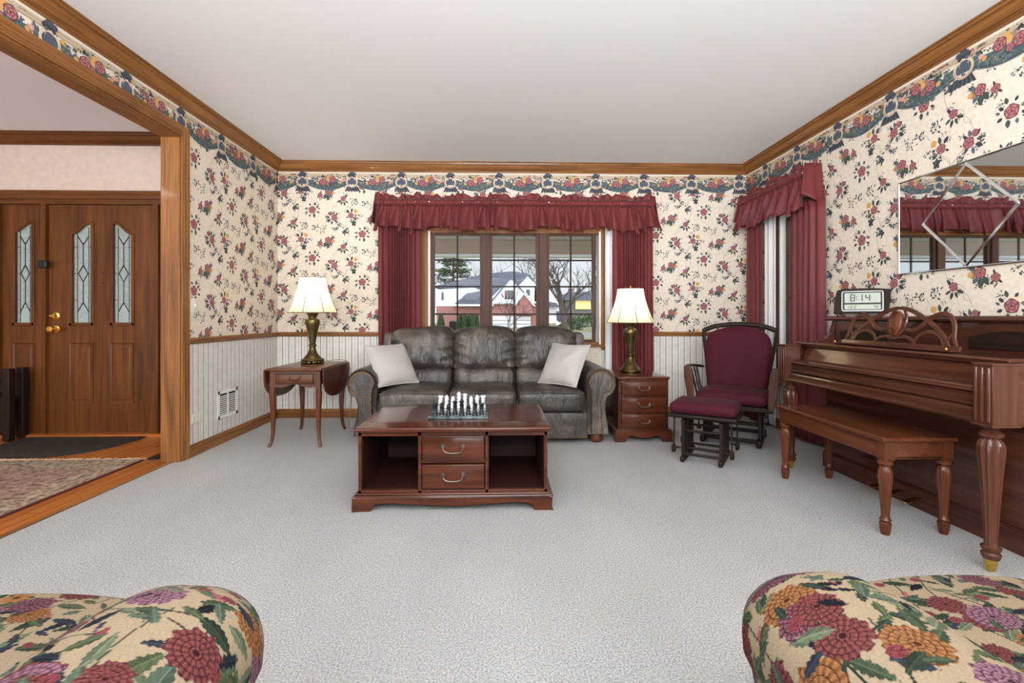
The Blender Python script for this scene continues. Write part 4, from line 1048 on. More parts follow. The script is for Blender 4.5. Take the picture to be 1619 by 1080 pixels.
# ---------------------------------------------------------------- chess set
BX, BY, BZ, BS = -.245, 3.065, .4545, .36
t = thing('chess_board', 'green and white marble chess board on the coffee table', 'chess board', (BX, BY, BZ))
mb = MB(); mb.rbox((0,0,.008), (BS/2,BS/2,.008), .003, (2,2,2)); mb.build('slab', M['marble_g'], t)
mb = MB(); q = .04
for i in range(8):
    for j in range(8):
        if (i+j) % 2: mb.box(-.16+i*q, -.16+(i+1)*q, -.16+j*q, -.16+(j+1)*q, .0155, .0166)
mb.build('light_square', M['marble_l'], t)
ZB = BZ+.0166
def piece(kind, white):
    """onyx chessman: turned body with its own carved head"""
    mb = MB(); H_ = dict(pawn=.052, rook=.074, knight=.076, bishop=.070, queen=.088, king=.098)[kind]; r = .0135 if kind == 'pawn' else .0175
    body = [(r,0),(r,.004),(r*.86,.007),(r*.9,.010),(r*.72,H_*.28),(r*.62,H_*.5),(r*.66,H_*.58),(r*.85,H_*.62),(r*.85,H_*.66),(r*.5,H_*.69)]
    mb.lathe(body, n=14)
    z = H_*.69; k = H_-z
    if kind == 'pawn': mb.lathe([(r*.4,z),(r*.7,z+k*.25),(r*.78,z+k*.55),(r*.55,z+k*.85),(r*.1,H_)], n=12)
    elif kind == 'rook':
        mb.lathe([(r*.6,z),(r*.8,z+k*.4),(r*.95,z+k*.55),(r*.95,z+k*.7)], n=12)
        for j in range(4): a = PI/2*j+.4; mb.cbox((r*.72*cos(a), r*.72*sin(a), z+k*.84), (r*.42,r*.42,k*.34))
    elif kind == 'knight':
        P = [(-r*.7,z),(r*.6,z),(r*.55,z+k*.35),(r*.35,z+k*.8),(r*.1,z+k*1.05),(-r*.15,z+k*.92),(-r*.9,z+k*.55),(-r*1.0,z+k*.38),(-r*.35,z+k*.42),(-r*.75,z+k*.1)]
        mb.prism([(x, -r*.38, zz) for x, zz in P], (0,r*.76,0))
    elif kind == 'bishop': mb.lathe([(r*.5,z),(r*.72,z+k*.3),(r*.6,z+k*.6),(r*.25,z+k*.85),(r*.22,z+k*.92),(r*.05,H_)], n=12)
    elif kind == 'queen':
        mb.lathe([(r*.5,z),(r*.7,z+k*.4),(r*.95,z+k*.7),(r*.6,z+k*.76),(r*.25,z+k*.95),(r*.05,H_)], n=12)
        for j in range(6): a = PI/3*j; mb.rbox((r*.85*cos(a), r*.85*sin(a), z+k*.74), (r*.16,)*3, r*.15, (2,2,2))
    else:
        mb.lathe([(r*.5,z),(r*.75,z+k*.35),(r*.95,z+k*.55),(r*.7,z+k*.64),(r*.3,z+k*.7)], n=12); mb.cbox((0,0,z+k*.86), (r*.28,r*.28,k*.34)); mb.cbox((0,0,z+k*.86), (r*.8,r*.26,k*.12))
    return mb
ORDER = ['rook','knight','bishop','queen','king','bishop','knight','rook']
FILE = ['at the end nearest the drop-leaf table', 'second from the drop-leaf table end', 'third from the drop-leaf table end', 'fourth from the drop-leaf table end',
        'fourth from the piano end', 'third from the piano end', 'second from the piano end', 'at the end nearest the piano']
ppr = {}
for white in (True, False):
    col = 'white' if white else 'black'; mt = M['marble_w' if white else 'marble_k']
    for i in range(8):
        for kind, row in ((ORDER[i] if not white else ORDER[7-i] if ORDER[7-i] not in ('king','queen') else ('king' if i == 3 else 'queen'), 0), ('pawn', 1)):
            x = BX-.14+i*.04; y = BY+(1 if white else -1)*(.14-row*.04)
            if (kind, white) not in ppr: o = ppr[kind, white] = piece(kind, white).build('chess_'+kind, mt)
            else: o = ppr[kind, white].copy(); C.objects.link(o)
            o.location = (x, y, ZB); o.rotation_euler = (0, 0, 0 if kind != 'knight' else (.5 if i < 4 else PI-.5))
            if kind in ('king', 'queen'): lab = '%s onyx chess %s in the %s row of its army, %s' % (col, kind, 'back', 'tall piece near the middle')
            elif kind == 'pawn': lab = '%s onyx chess pawn in its row, %s' % (col, FILE[i])
            else: lab = '%s onyx chess %s on the %s of the board' % (col, kind, 'drop-leaf table side' if i < 4 else 'piano side')
            tag(o, lab, 'chess piece', '%s onyx chess pieces' % col)

# ---------------------------------------------------------------- glider chair and ottoman
GR = math.radians(-33)
def soft(mb, c, h, r, n, crown=.02, s=.006, M_=None, off=0):
    def fn(p):
        u, v = p[0]/h[0], p[1]/h[1]; top = max(0, p[2])/h[2]
        return (p[0], p[1], p[2]+top*crown*(1-u*u)*(1-v*v)+wr(p, s, 6, off)*top)
    mb.rbox(c, h, r, n, fn, 0, M_)
g = thing('glider_chair', 'dark wood glider rocking chair with burgundy cushions in the corner', 'rocking chair', (2.05, 4.17, 0), GR)
tilt = Matrix.Rotation(math.radians(-13), 3, 'X')
mb = MB(); soft(mb, (0,-.03,.385), (.275,.25,.05), .045, (10,10,3), .02, .012); mb.build('seat_cushion', M['velvet'], g)
def bfn(p):
    u = p[0]/.27; w_ = p[2]/.30
    x = p[0]*(1+.0*w_)*(1.0 if w_ < .3 else 1-.14*max(0,(w_-.3)/.7)**2)*(.86+.14*min(1,(w_+1)/1.1))
    z = p[2]-(.06*u*u*max(0, w_))
    return (x, p[1]-(.03*(1-u*u)*(1-w_*w_) if p[1] < 0 else 0)+wr(p,.010,5,3), z)
mb = MB(); mb.rbox((0,.235,.685), (.285,.055,.30), .05, (14,3,16), bfn, 0, tilt); mb.build('back_cushion', M['velvet'], g)
# back frame: two posts and an arched crest rail
def bt(x, z): q = tilt @ Vector((x, .0, z-.685)); return (q.x, q.y+.30, q.z+.685)
mb = MB()
mb.tube(spl([bt(-.31,.945), bt(-.2,.985), bt(0,1.005), bt(.2,.985), bt(.31,.945)], 8), .022, 10, flat=.55, up=(0,1,0)); mb.build('crest_rail', wood('dark','x'), g)
for sd in (-1, 1):
    mb = MB(); mb.tube(spl([bt(sd*.215,.34), bt(sd*.245,.5), bt(sd*.295,.80), bt(sd*.312,.955)], 6), [.016]*18+[.018], 8); mb.build('back_post', wood('dark','z'), g)
for k in range(5):
    x = -.16+.08*k; mb = MB(); mb.tube([bt(x,.36), bt(x*1.15,.985-.3*x*x)], .008, 6); mb.build('spindle', wood('dark','z'), g)
mb = MB(); mb.box(-.28,.28,-.29,-.25,.30,.335); mb.box(-.28,.28,.20,.24,.30,.335); mb.box(-.29,-.25,-.29,.24,.30,.335); mb.box(.25,.29,-.29,.24,.30,.335)
for k in range(6): mb.box(-.25,.25,-.24+.08*k,-.20+.08*k,.322,.333)
mb.build('seat_frame', wood('dark','x'), g, bevel=.004)
for sd in (-1, 1):
    P = [(0,.31),(.035,.31),(.05,.40),(.058,.50),(.062,.58),(.055,.63),(.03,.655),(0,.66)]; poly = [(x, z) for x, z in P]+[(-x, z) for x, z in P[::-1]]
    mb = MB(); Rm = Matrix.Rotation(sd*.10, 3, 'Y')
    mb.prism([Vector((sd*.30, -.285, .31))+Rm @ Vector((x*.58, 0, z-.31)) for x, z in poly], (0,.022,0)); mb.build('arm_paddle', wood('arm','z'), g, bevel=.006)
    mb = MB(); mb.tube(spl([(sd*.335,-.27,.625),(sd*.345,-.12,.635),(sd*.335,.08,.62),(sd*.30,.22,.60)], 6), .024, 10, flat=.5); mb.build('arm', wood('dark','y'), g)
    for y in (-.10, .03, .14):
        mb = MB(); mb.tube([(sd*.275,y*.9,.32),(sd*.338,y,.61)], .009, 8); mb.build('arm_spindle', wood('dark','z'), g)
    mb = MB(); mb.rbox((sd*.215,.0,.035), (.02,.27,.03), .012, (2,4,2)); mb.build('runner', wood('dark','y'), g)
    mb = MB(); mb.box(sd*.215-.014, sd*.215+.014, -.16, -.10, .06, .27); mb.box(sd*.215-.014, sd*.215+.014, .12, .18, .06, .27); mb.box(sd*.215-.014, sd*.215+.014, -.10,.12,.10,.26)
    mb.box(sd*.215-.016, sd*.215+.016, -.2, .22, .255, .285); mb.build('base_side', wood('dark','z'), g, bevel=.004)
    for y in (-.2, .2):
        mb = MB(); mb.bar((sd*.248,y,.25), (sd*.252,y*1.12,.12), .008, .03, (0,1,0)); mb.tube([(sd*.23,y,.255),(sd*.275,y,.255)], .012, 10); mb.tube([(sd*.23,y*1.12,.115),(sd*.268,y*1.12,.115)], .010, 10); mb.build('swing_arm', wood('dark','z'), g)
    for y in (-.27, .2):
        mb = MB(); mb.tube([(sd*.23,y,.312),(sd*.315,y,.312)], .018, 12); mb.build('pivot_knob', wood('dark','x'), g)
mb = MB(); mb.box(-.2,.2,-.22,-.19,.03,.06); mb.box(-.2,.2,.19,.22,.03,.06); mb.box(-.2,.2,-.02,.02,.13,.16); mb.build('stretcher', wood('dark','x'), g, bevel=.003)

o_ = thing('ottoman', 'burgundy cushioned glider ottoman in front of the rocking chair', 'ottoman', (1.555, 3.60, 0), GR)
mb = MB(); soft(mb, (0,0,.39), (.232,.185,.042), .04, (10,10,3), .014, .006); mb.build('cushion', M['velvet'], o_)
mb = MB(); mb.rbox((0,0,.335), (.24,.19,.016), .014, (4,4,2)); mb.build('seat_frame', wood('dark','x'), o_)
for sd in (-1, 1):
    mb = MB(); mb.rbox((sd*.13,0,.022), (.016,.20,.022), .012, (2,4,2)); mb.build('runner', wood('dark','y'), o_)
    mb = MB()
    for y in (-.155,-.08,-.03,.03,.08,.155): mb.box(sd*.13-.011, sd*.13+.011, y-.016, y+.016, .035, .29)
    mb.box(sd*.13-.013, sd*.13+.013, -.175,.175,.275,.305); mb.build('base_side', wood('dark','z'), o_, bevel=.003)
    for y in (-.15,.15):
        mb = MB(); mb.bar((sd*.195,y,.325), (sd*.20,y,.11), .008, .022, (0,1,0)); mb.rbox((sd*.20,y,.085), (.014,.018,.028), .008, (2,2,2)); mb.tube([(sd*.15,y,.095),(sd*.2,y,.095)], .008, 8); mb.build('swing_arm', wood('dark','z'), o_)
for y, z in ((-.17,.06),(.17,.06),(-.05,.075),(-.12,.22),(.12,.22)):
    mb = MB(); mb.tube([(-.13,y,z),(.13,y,z)], .010, 8); mb.build('stretcher', wood('dark','x'), o_)
# ---------------------------------------------------------------- upright console piano (faces -x)
PX, PY = 2.36, 2.655
t = thing('piano', 'cherry wood upright console piano with closed lid against the wall', 'piano', (PX, PY, 0))
Y0, Y1 = 1.905, 3.405
def P_(mb): mb.v = [(x-PX, y-PY, z) for x, y, z in mb.v]; return mb
def profile_x(mb, prof, y0, y1, mat=0):
    """prism with an x-z outline between two y's"""
    mb.prism([(x, y0, z) for x, z in prof], (0, y1-y0, 0), mat)
wp, wz, wx = wood('piano','y'), wood('piano','z'), wood('piano','x')
mb = MB(); mb.box(2.40, 2.66, Y0+.0, Y1, .02, 1.035); P_(mb).build('case', wp, t, bevel=.003)
mb = MB(); profile_x(mb, [(2.355,1.040),(2.35,1.048),(2.36,1.062),(2.372,1.068),(2.668,1.068),(2.668,1.036),(2.375,1.036)], Y0-.03, Y1+.03); P_(mb).build('lid', wp, t, bevel=.003)
# end panels: upright side with a swept shoulder above the keybed arm
sh = [(2.66,.02),(2.66,1.035),(2.385,1.035),(2.375,1.0),(2.36,.95),(2.32,.912),(2.26,.895),(2.20,.885),(2.14,.872),(2.08,.868),(2.0,.866),(2.0,.615),(2.34,.615),(2.34,.02)]
for a, b in ((Y0,Y0+.035), (Y1-.035,Y1)):
    mb = MB(); profile_x(mb, sh, a, b); P_(mb).build('end_panel', wx, t, bevel=.003)
for yc in (Y0+.04, Y1-.04):
    mb = MB(); mb.box(1.995, 2.105, yc-.042, yc+.042, .615, .868)
    for k in range(3): mb.tube([(1.994, yc-.026+.026*k, .63), (1.994, yc-.026+.026*k, .855)], .008, 8)
    for r_, z in ((.006,.612),(.004,.862)): mb.box(1.995-r_, 2.105+r_, yc-.042-r_, yc+.042+r_, z, z+.01)
    P_(mb).build('arm_block', wz, t, bevel=.002)
ya, yb = Y0+.082, Y1-.082
# upper front behind the music desk
mb = MB(); mb.box(2.385, 2.40, ya-.04, yb+.04, .885, 1.035); P_(mb).build('upper_panel', wp, t)
for s in (-1, 1):     # scalloped applied panel on the upper front
    y0_, y1_ = (ya+.01, ya+.40) if s < 0 else (yb-.40, yb-.01)
    A = [(y0_, .905), (y1_, .905)]+[(y1_+(y0_-y1_)*k/10, .965+.03*sin(PI*k/10)**1.5) for k in range(11)]
    mb = MB(); mb.prism([(2.384, y, z) for y, z in A], (-.008,0,0)); P_(mb).build('applied_panel', wood('dark','y'), t, bevel=.003)
# ledge above the fallboard
mb = MB(); profile_x(mb, [(2.105,.872),(2.10,.880),(2.11,.888),(2.40,.892),(2.40,.872)], Y0+.036, Y1-.036); profile_x(mb, [(2.125,.858),(2.118,.872),(2.40,.872),(2.40,.858)], Y0+.05, Y1-.05); P_(mb).build('ledge', wp, t, bevel=.002)
mb = MB(); profile_x(mb, [(2.15,.86),(2.12,.76),(2.14,.755),(2.17,.86)], ya, yb); P_(mb).build('fallboard', wp, t)
# closed key lid with moulded front edge and keyslip
mb = MB(); profile_x(mb, [(2.17,.775),(2.06,.765),(2.05,.757),(2.035,.755),(2.03,.745),(2.045,.738),(2.17,.738)], ya, yb); P_(mb).build('key_lid', wp, t, bevel=.002)
mb = MB(); profile_x(mb, [(2.05,.740),(2.035,.735),(2.042,.725),(2.042,.70),(2.03,.695),(2.03,.685),(2.045,.68),(2.07,.68),(2.07,.74)], ya, yb); P_(mb).build('keyslip', wp, t, bevel=.0015)
mb = MB(); profile_x(mb, [(2.045,.682),(2.025,.676),(2.02,.665),(2.02,.64),(2.008,.636),(2.005,.628),(2.01,.618),(2.06,.612),(2.38,.612),(2.38,.682)], ya, yb); P_(mb).build('keybed', wp, t, bevel=.0015)
mb = MB(); mb.tube([(2.02,ya+.12,.652),(2.012,ya+.12,.652)], .007, 12); P_(mb).build('key_lock', M['brass'], t)
# lower knee panel, bottom rail
mb = MB(); mb.box(2.335, 2.36, Y0+.03, Y1-.03, .11, .612); P_(mb).build('knee_panel', wp, t)
mb = MB(); mb.box(2.315, 2.36, Y0, Y1, .0, .105); mb.box(2.318, 2.34, Y0, Y1, .105, .112); P_(mb).build('bottom_rail', wp, t, bevel=.003)
for yc in (PY-.06, PY+.06, PY+.18):
    mb = MB(); mb.tube(spl([(2.34,yc,.065),(2.29,yc,.07),(2.25,yc,.055),(2.21,yc,.05)], 5), [.012,.012,.012,.011,.011,.012,.014,.016,.018,.02,.021,.022,.022,.022,.02,.014], 10, flat=.45); P_(mb).build('pedal', M['gold'], t)
# turned and fluted legs on casters
LEGP = [(.028,.055,0),(.030,.06,0),(.034,.075,0),(.026,.085,0),(.034,.095,0),(.034,.105,0),(.024,.112,0),(.022,.13,1),(.028,.25,1),(.038,.40,1),(.046,.49,1),(.047,.52,1),(.040,.545,1),(.028,.558,0),(.040,.565,0),(.042,.578,0),(.034,.586,0),(.026,.594,0),(.036,.605,0),(.04,.616,0)]
for yc in (1.965, Y1-.055):
    mb = MB(); mb.lathe(LEGP, (2.052, yc, 0), 48, flute=12, fdepth=.14); lg = P_(mb).build('leg', wz, t)
    mb = MB(); mb.lathe([(.02,.03),(.022,.034),(.022,.055),(.029,.058),(.029,.064)], (2.052, yc, 0), 20)
    mb.tube([(2.052,yc-.008,.016),(2.052,yc+.008,.016)], .016, 16); P_(mb).build('caster', M['gold'], lg)
# open lattice music desk
md = MB(); ly = wood('piano','y')
def dk(s, h): return (2.205+.20*h, 2.655+s, .892+h*.985)    # s grows away from the camera, h up the tilted desk
def dtube(mb, pts, r=.011, flat=.7):
    P = spl([dk(*p) for p in pts], 7); n = len(P); mb.tube(P, [r*(.75+.35*sin(PI*i/(n-1))) for i in range(n)], 8, flat=flat, up=(-.98,0,.2))
mb = MB(); mb.bar(dk(-.40,.014), dk(.40,.014), .014, .03, (.2,0,.98)); mb.bar((2.18,2.655-.40,.897), (2.18,2.655+.40,.897), .05, .008); root_desk = P_(mb).build('music_desk', ly, t, bevel=.003)
for s in (-1, 1):
    mb = MB()
    dtube(mb, [(s*.375,.025),(s*.355,.07),(s*.345,.13),(s*.315,.175),(s*.255,.188),(s*.20,.16),(s*.15,.115),(s*.10,.098),(s*.045,.108)], .012)
    dtube(mb, [(s*.335,.025),(s*.30,.075),(s*.235,.125),(s*.16,.17),(s*.09,.205),(s*.03,.222),(0,.224)], .012)
    dtube(mb, [(s*.31,.025),(s*.275,.075),(s*.215,.092),(s*.16,.075),(s*.125,.025)], .010)
    dtube(mb, [(s*.345,.09),(s*.32,.055),(s*.315,.025)], .008)
    dtube(mb, [(s*.14,.03),(s*.10,.055),(s*.04,.06),(0,.05)], .009)
    dtube(mb, [(s*.03,.215),(s*.055,.17),(s*.045,.10),(s*.0,.055)], .009)
    P_(mb).build('scroll', ly, root_desk)
mb = MB(); c = Vector(dk(0,.135)); nrm = Vector((-.98,0,.2)).normalized(); up = Vector((.2,0,.98)).normalized()
rings = []
for k, (q, off) in enumerate(((1.0,0),(1.0,.010),(.86,.016),(.80,.010),(.55,.017),(.3,.020),(.1,.021))):
    rings.append([tuple(c+Vector((0,1,0))*(.040*q*cos(2*PI*j/28))+up*(.072*q*sin(2*PI*j/28))+nrm*(off+.0015*(sin(6*2*PI*j/28) if 3 < k < 6 else 0))) for j in range(28)])
mb.loft(rings, True, True); P_(mb).build('medallion', wood('cherry','z'), root_desk)
for s in (-1, 1):
    mb = MB(); mb.lathe([(.003,0),(.007,.004),(.007,.010),(.002,.015)], (2.15, 2.655+s*.385, .90), 10); P_(mb).build('desk_knob', M['gold'], root_desk)

# ---------------------------------------------------------------- piano bench
BXc, BYc = 2.035, 2.73
t = thing('piano_bench', 'reddish wood piano bench with four turned fluted legs', 'bench', (BXc, BYc, 0))
a, b = .168, .435
mb = MB(); mb.rbox((0,0,.468), (a+.018, b+.018, .011), .007, (3,4,2)); mb.build('seat_lid', wood('cherry','y'), t)
mb = MB(); mb.box(-a, -a+.016, -b, b, .372, .457); mb.box(a-.016, a, -b, b, .372, .457); mb.box(-a, a, -b, -b+.016, .372, .457); mb.box(-a, a, b-.016, b, .372, .457); mb.box(-a,a,-b,b,.376,.384); mb.build('apron', wood('cherry','y'), t, bevel=.002)
for sx in (-1, 1):
    for sy in (-1, 1):
        x, y = sx*(a-.022), sy*(b-.022)
        mb = MB(); mb.lathe([(.018,0,0),(.022,.02,0),(.026,.055,0),(.019,.062,0),(.026,.072,0),(.018,.085,0),(.019,.10,1),(.026,.2,1),(.034,.28,1),(.034,.31,1),(.025,.332,0),(.02,.337,0),(.033,.345,0),(.034,.358,0),(.024,.366,0),(.03,.374,0)], (x,y,0), 40, flute=12, fdepth=.15)
        mb.box(x-.026, x+.026, y-.026, y+.026, .366, .457); mb.build('leg', wood('cherry','z'), t)

# ---------------------------------------------------------------- digital clock on the piano
ck = thing('digital_clock', 'dark brown digital clock reading 8:14 on top of the piano', 'clock', (2.49, 3.27, 1.076), math.radians(-37))
lean = Matrix.Rotation(math.radians(-14), 3, 'X')
def ct(x, z, d=0): q = lean @ Vector((x, d, z)); return (q.x, q.y, q.z)
body = [(-.155,0),(.155,0),(.165,.10),(.17,.172),(.10,.180),(0,.183),(-.10,.180),(-.135,.172),(-.15,.10)]
mb = MB(); mb.prism([ct(x, z+.012, 0) for x, z in body], Vector(ct(0,0,.022))); mb.build('housing', flat('clock_housing', (44,35,29), .7, Specular_IOR_Level=.15), ck, bevel=.006)
mb = MB(); mb.prism([(-.10,.0,0),(.10,.0,0),(.07,.075,0),(-.07,.075,0)], (0,0,.012)); mb.build('stand', M['blackplastic'], ck, bevel=.003)
def rrect(x0, x1, z0, z1, r, n=5):
    P = []
    for cx, cz, a0 in ((x1-r,z1-r,0),(x0+r,z1-r,PI/2),(x0+r,z0+r,PI),(x1-r,z0+r,3*PI/2)):
        for k in range(n+1): P.append((cx+r*cos(a0+PI/2*k/n), cz+r*sin(a0+PI/2*k/n)))
    return P
mb = MB(); mb.prism([ct(x,z,-.003) for x, z in rrect(-.105,.125,.03,.17,.012)], Vector(ct(0,0,.003))); fb_ = mb.build('screen_surround', M['blackplastic'], ck)
mb = MB(); mb.tube([ct(x,z,-.003) for x, z in rrect(-.105,.125,.03,.17,.012)], .004, 6, closed=True); mb.build('silver_rim', flat('silver_rim', (206,206,200), .35, .6), ck)
lcd = flat('lcd_grey', (168,176,166), .3); seg = flat('lcd_digit', (52,58,54), .5)
mb = MB(); mb.prism([ct(x,z,-.005) for x, z in rrect(-.09,.112,.088,.158,.004)], Vector(ct(0,0,.002))); s1 = mb.build('time_screen', lcd, ck)
mb = MB(); mb.prism([ct(x,z,-.005) for x, z in rrect(-.09,.112,.04,.075,.004)], Vector(ct(0,0,.002))); s2 = mb.build('date_screen', lcd, ck)
SEG = {'8':'abcdefg','1':'bc','4':'bcfg','2':'abged','5':'afgcd','0':'abcdef','3':'abgcd','7':'abc'}
def digit(mb, ch, x, z, w, h, tk):
    seg_ = dict(a=((x,z+h),(x+w,z+h)), g=((x,z+h/2),(x+w,z+h/2)), d=((x,z),(x+w,z)), f=((x,z+h/2),(x,z+h)), b=((x+w,z+h/2),(x+w,z+h)), e=((x,z),(x,z+h/2)), c=((x+w,z),(x+w,z+h/2)))
    for k in SEG[ch]:
        (x0,z0),(x1,z1) = seg_[k]; mb.tube([ct(x0+.08*(x1-x0)+.0, z0+.08*(z1-z0), -.0058), ct(x1-.08*(x1-x0), z1-.08*(z1-z0), -.0058)], tk, 4)
for ch, x in (('8', -.055), ('1', -.012), ('4', .03)): mb = MB(); digit(mb, ch, x, .100, .022, .046, .0028); mb.build('digit', seg, s1)
for z in (.113, .133): mb = MB(); mb.cbox(ct(-.020, z, -.0058), (.006,.002,.006)); mb.build('colon_dot', seg, s1)
for ch, x in (('1',-.075),('2',-.055),('2',-.035),('7',.07),('0',.088)): mb = MB(); digit(mb, ch, x, .048, .010, .018, .0014); mb.build('digit', seg, s2)

# ---------------------------------------------------------------- wall mirror
mr = thing('wall_mirror', 'frameless wall mirror with faceted diamond overlay above the piano', 'mirror', (XR, 2.70, 1.65))
ym, zm = .465, .303
mb = MB(); mb.box(-.010, -.001, -ym, ym, -zm, zm); mb.build('mirror_glass', M['mirror'], mr)
def strip(mb, a, b, w=.015):
    """bevelled glass strip on the mirror face between two (y, z) points"""
    a, b = Vector((0,*a)), Vector((0,*b)); d = (b-a).normalized(); s = Vector((1,0,0)).cross(d)
    A = [a+s*q+Vector((x,0,0)) for q, x in ((-w/2,-.010),(-w/2,-.0125),(0,-.0155),(w/2,-.0125),(w/2,-.010))]; B = [p+(b-a) for p in A]
    mb.loft([A, B], True, True, 0, False)
D = [(0,.293),(.283,0),(0,-.293),(-.283,0)]
for k in range(4):
    mb = MB(); strip(mb, D[k], D[(k+1) % 4]); mb.build('bevel_strip', M['bevelglass'], mr)
mb = MB()
E_ = [(-ym,-zm),(ym,-zm),(ym,zm),(-ym,zm)]
for k in range(4): strip(mb, E_[k], E_[(k+1) % 4], .010)
mb.build('bevel_edge', M['bevelglass'], mr)
# ---------------------------------------------------------------- wall fittings
v = thing('wall_vent', 'white metal air vent in the striped wainscot', 'vent', (XL, 4.235, .325))
mb = MB(); fw, fh = .152, .118
mb.box(0,.006,-fw,fw,-fh,-fh+.028); mb.box(0,.006,-fw,fw,fh-.028,fh); mb.box(0,.006,-fw,-fw+.03,-fh,fh); mb.box(0,.006,fw-.03,fw,-fh,fh); mb.box(0,.007,-.008,.008,-fh,fh); mb.build('frame', M['white'], v, bevel=.002)
mb = MB(); mb.box(.0005,.0015,-fw+.01,fw-.01,-fh+.01,fh-.01); mb.build('recess', M['black'], v)
for s in (-1, 1):
    for k in range(10):
        z = -fh+.038+.0165*k; mb = MB(); mb.box(.0015,.0055, min(s*.01,s*.12), max(s*.01,s*.12), z-.0045, z+.0035); mb.build('slat', M['white'], v)
o = thing('outlet', 'almond double outlet plate low on the striped wainscot', 'outlet', (XL, 3.79, .285))
mb = MB(); mb.rbox((.003,0,0), (.003,.058,.037), .002, (2,2,2)); mb.build('cover_plate', M['almond'], o)
for y in (-.022,.022):
    mb = MB(); mb.rbox((.006,y,0), (.002,.016,.014), .0018, (2,2,2)); s_ = mb.build('socket', M['almond'], o)
    mb = MB(); mb.cbox((.008,y,.005), (.001,.007,.0022)); mb.cbox((.008,y,-.005), (.001,.007,.0022)); mb.build('slot', M['black'], s_)
o = thing('light_switch', 'almond light switch on the floral wallpaper by the oak post', 'light switch', (XL, 3.775, 1.15))
mb = MB(); mb.rbox((.003,0,0), (.003,.035,.057), .002, (2,2,2)); mb.build('cover_plate', M['almond'], o)
mb = MB(); mb.rbox((.010,0,.004), (.007,.005,.010), .002, (2,2,2)); mb.build('toggle', M['white'], o)
o = thing('door_chime', 'small black bell hanging on the door frame by the sidelight', 'door bell', (-4.075, YF-.004, 1.535))
mb = MB(); mb.rbox((0,-.012,0), (.032,.012,.036), .006, (2,2,2)); mb.build('bell_body', M['blackplastic'], o)
mb = MB(); mb.rbox((.034,-.02,.0), (.022,.014,.030), .006, (2,2,2)); mb.build('striker', M['blackplastic'], o)
# ---------------------------------------------------------------- foyer things
rg = thing('area_rug', 'fringed brown and rose oriental rug on the foyer floor', 'rug', (-3.45, 2.3, -.004))
mb = MB(); mb.box(-.80,.80,-1.30,1.36,0,.010); mb.build('rug_field', M['rug'], rg)
mb = MB()
for x0, x1, y0, y1 in ((-.80,-.62,-1.3,1.36),(.62,.80,-1.3,1.36),(-.62,.62,1.16,1.36),(-.62,.62,-1.3,-1.1)): mb.box(x0, x1, y0, y1, .0098, .0112)
mb.build('border', M['rug_border'], rg)
for x in (.80, -.815): mb = MB(); mb.box(x,x+.015,-1.30,1.36,0,.011); mb.build('selvedge', M['rug_edge'], rg)
mb = MB(); r = random.Random(4)
for k in range(150):
    x = -.795+k*.01067; mb.tube([(x,1.355,.006),(x+r.uniform(-.012,.012),1.385,.006),(x+r.uniform(-.03,.03),1.41+r.uniform(0,.02),.004)], .0022, 4)
fr_ = mb.build('fringe', M['fringe'], rg); fr_['kind'] = 'stuff'
def dmat(q): return [(math.copysign(abs(cos(PI*k/40))**.77, cos(PI*k/40))*.51*q, -.02-.62*q*abs(sin(PI*k/40))**.77) for k in range(41)]
mb = MB(); mb.prism([(x, y, 0) for x, y in [(-.51,0)]+dmat(1.0)[::-1]+[(.51,0)]][::-1], (0,0,.008)); dm = thing('door_mat', 'dark half-round rubber door mat at the front door', 'door mat', (-3.645, 4.385, -.004))
mb.build('mat_body', M['rubber'], dm)
mb = MB()
for q in (.93,.82): mb.tube([(x, y, .008) for x, y in dmat(q)], .004, 6)
mb.build('rib', M['rubber'], dm)
bn = thing('hall_bench', 'dark wooden bench end standing beside the front door', 'bench', (-4.52, 4.32, 0))
for x in (-.31, .31):
    for y in (-.05, .07):
        mb = MB(); mb.rbox((x,y,.31), (.03,.03,.31), .006, (2,2,3)); mb.build('post', wood('dark','z'), bn)
mb = MB(); mb.box(-.30,.30,-.07,.09,.34,.37); mb.build('seat', wood('dark','x'), bn, bevel=.004)
mb = MB(); mb.box(-.28,.28,-.06,-.04,.53,.58); mb.build('top_rail', wood('dark','x'), bn, bevel=.004)
mb = MB(); mb.box(-.28,.28,.06,.08,.40,.58); mb.build('back_panel', wood('dark','x'), bn, bevel=.003)
mb = MB(); mb.box(-.28,.28,-.06,-.045,.08,.34); mb.build('front_panel', wood('dark','x'), bn)
mb = MB(); mb.box(-2.62,-2.56,3.68,3.80,-.004,.010); mb.box(-2.60,-2.58,3.76,3.79,.01,.02)
tag(mb.build('floor_register', M['blackplastic']), 'small dark metal wedge on the plank floor by the rug corner', 'floor register')
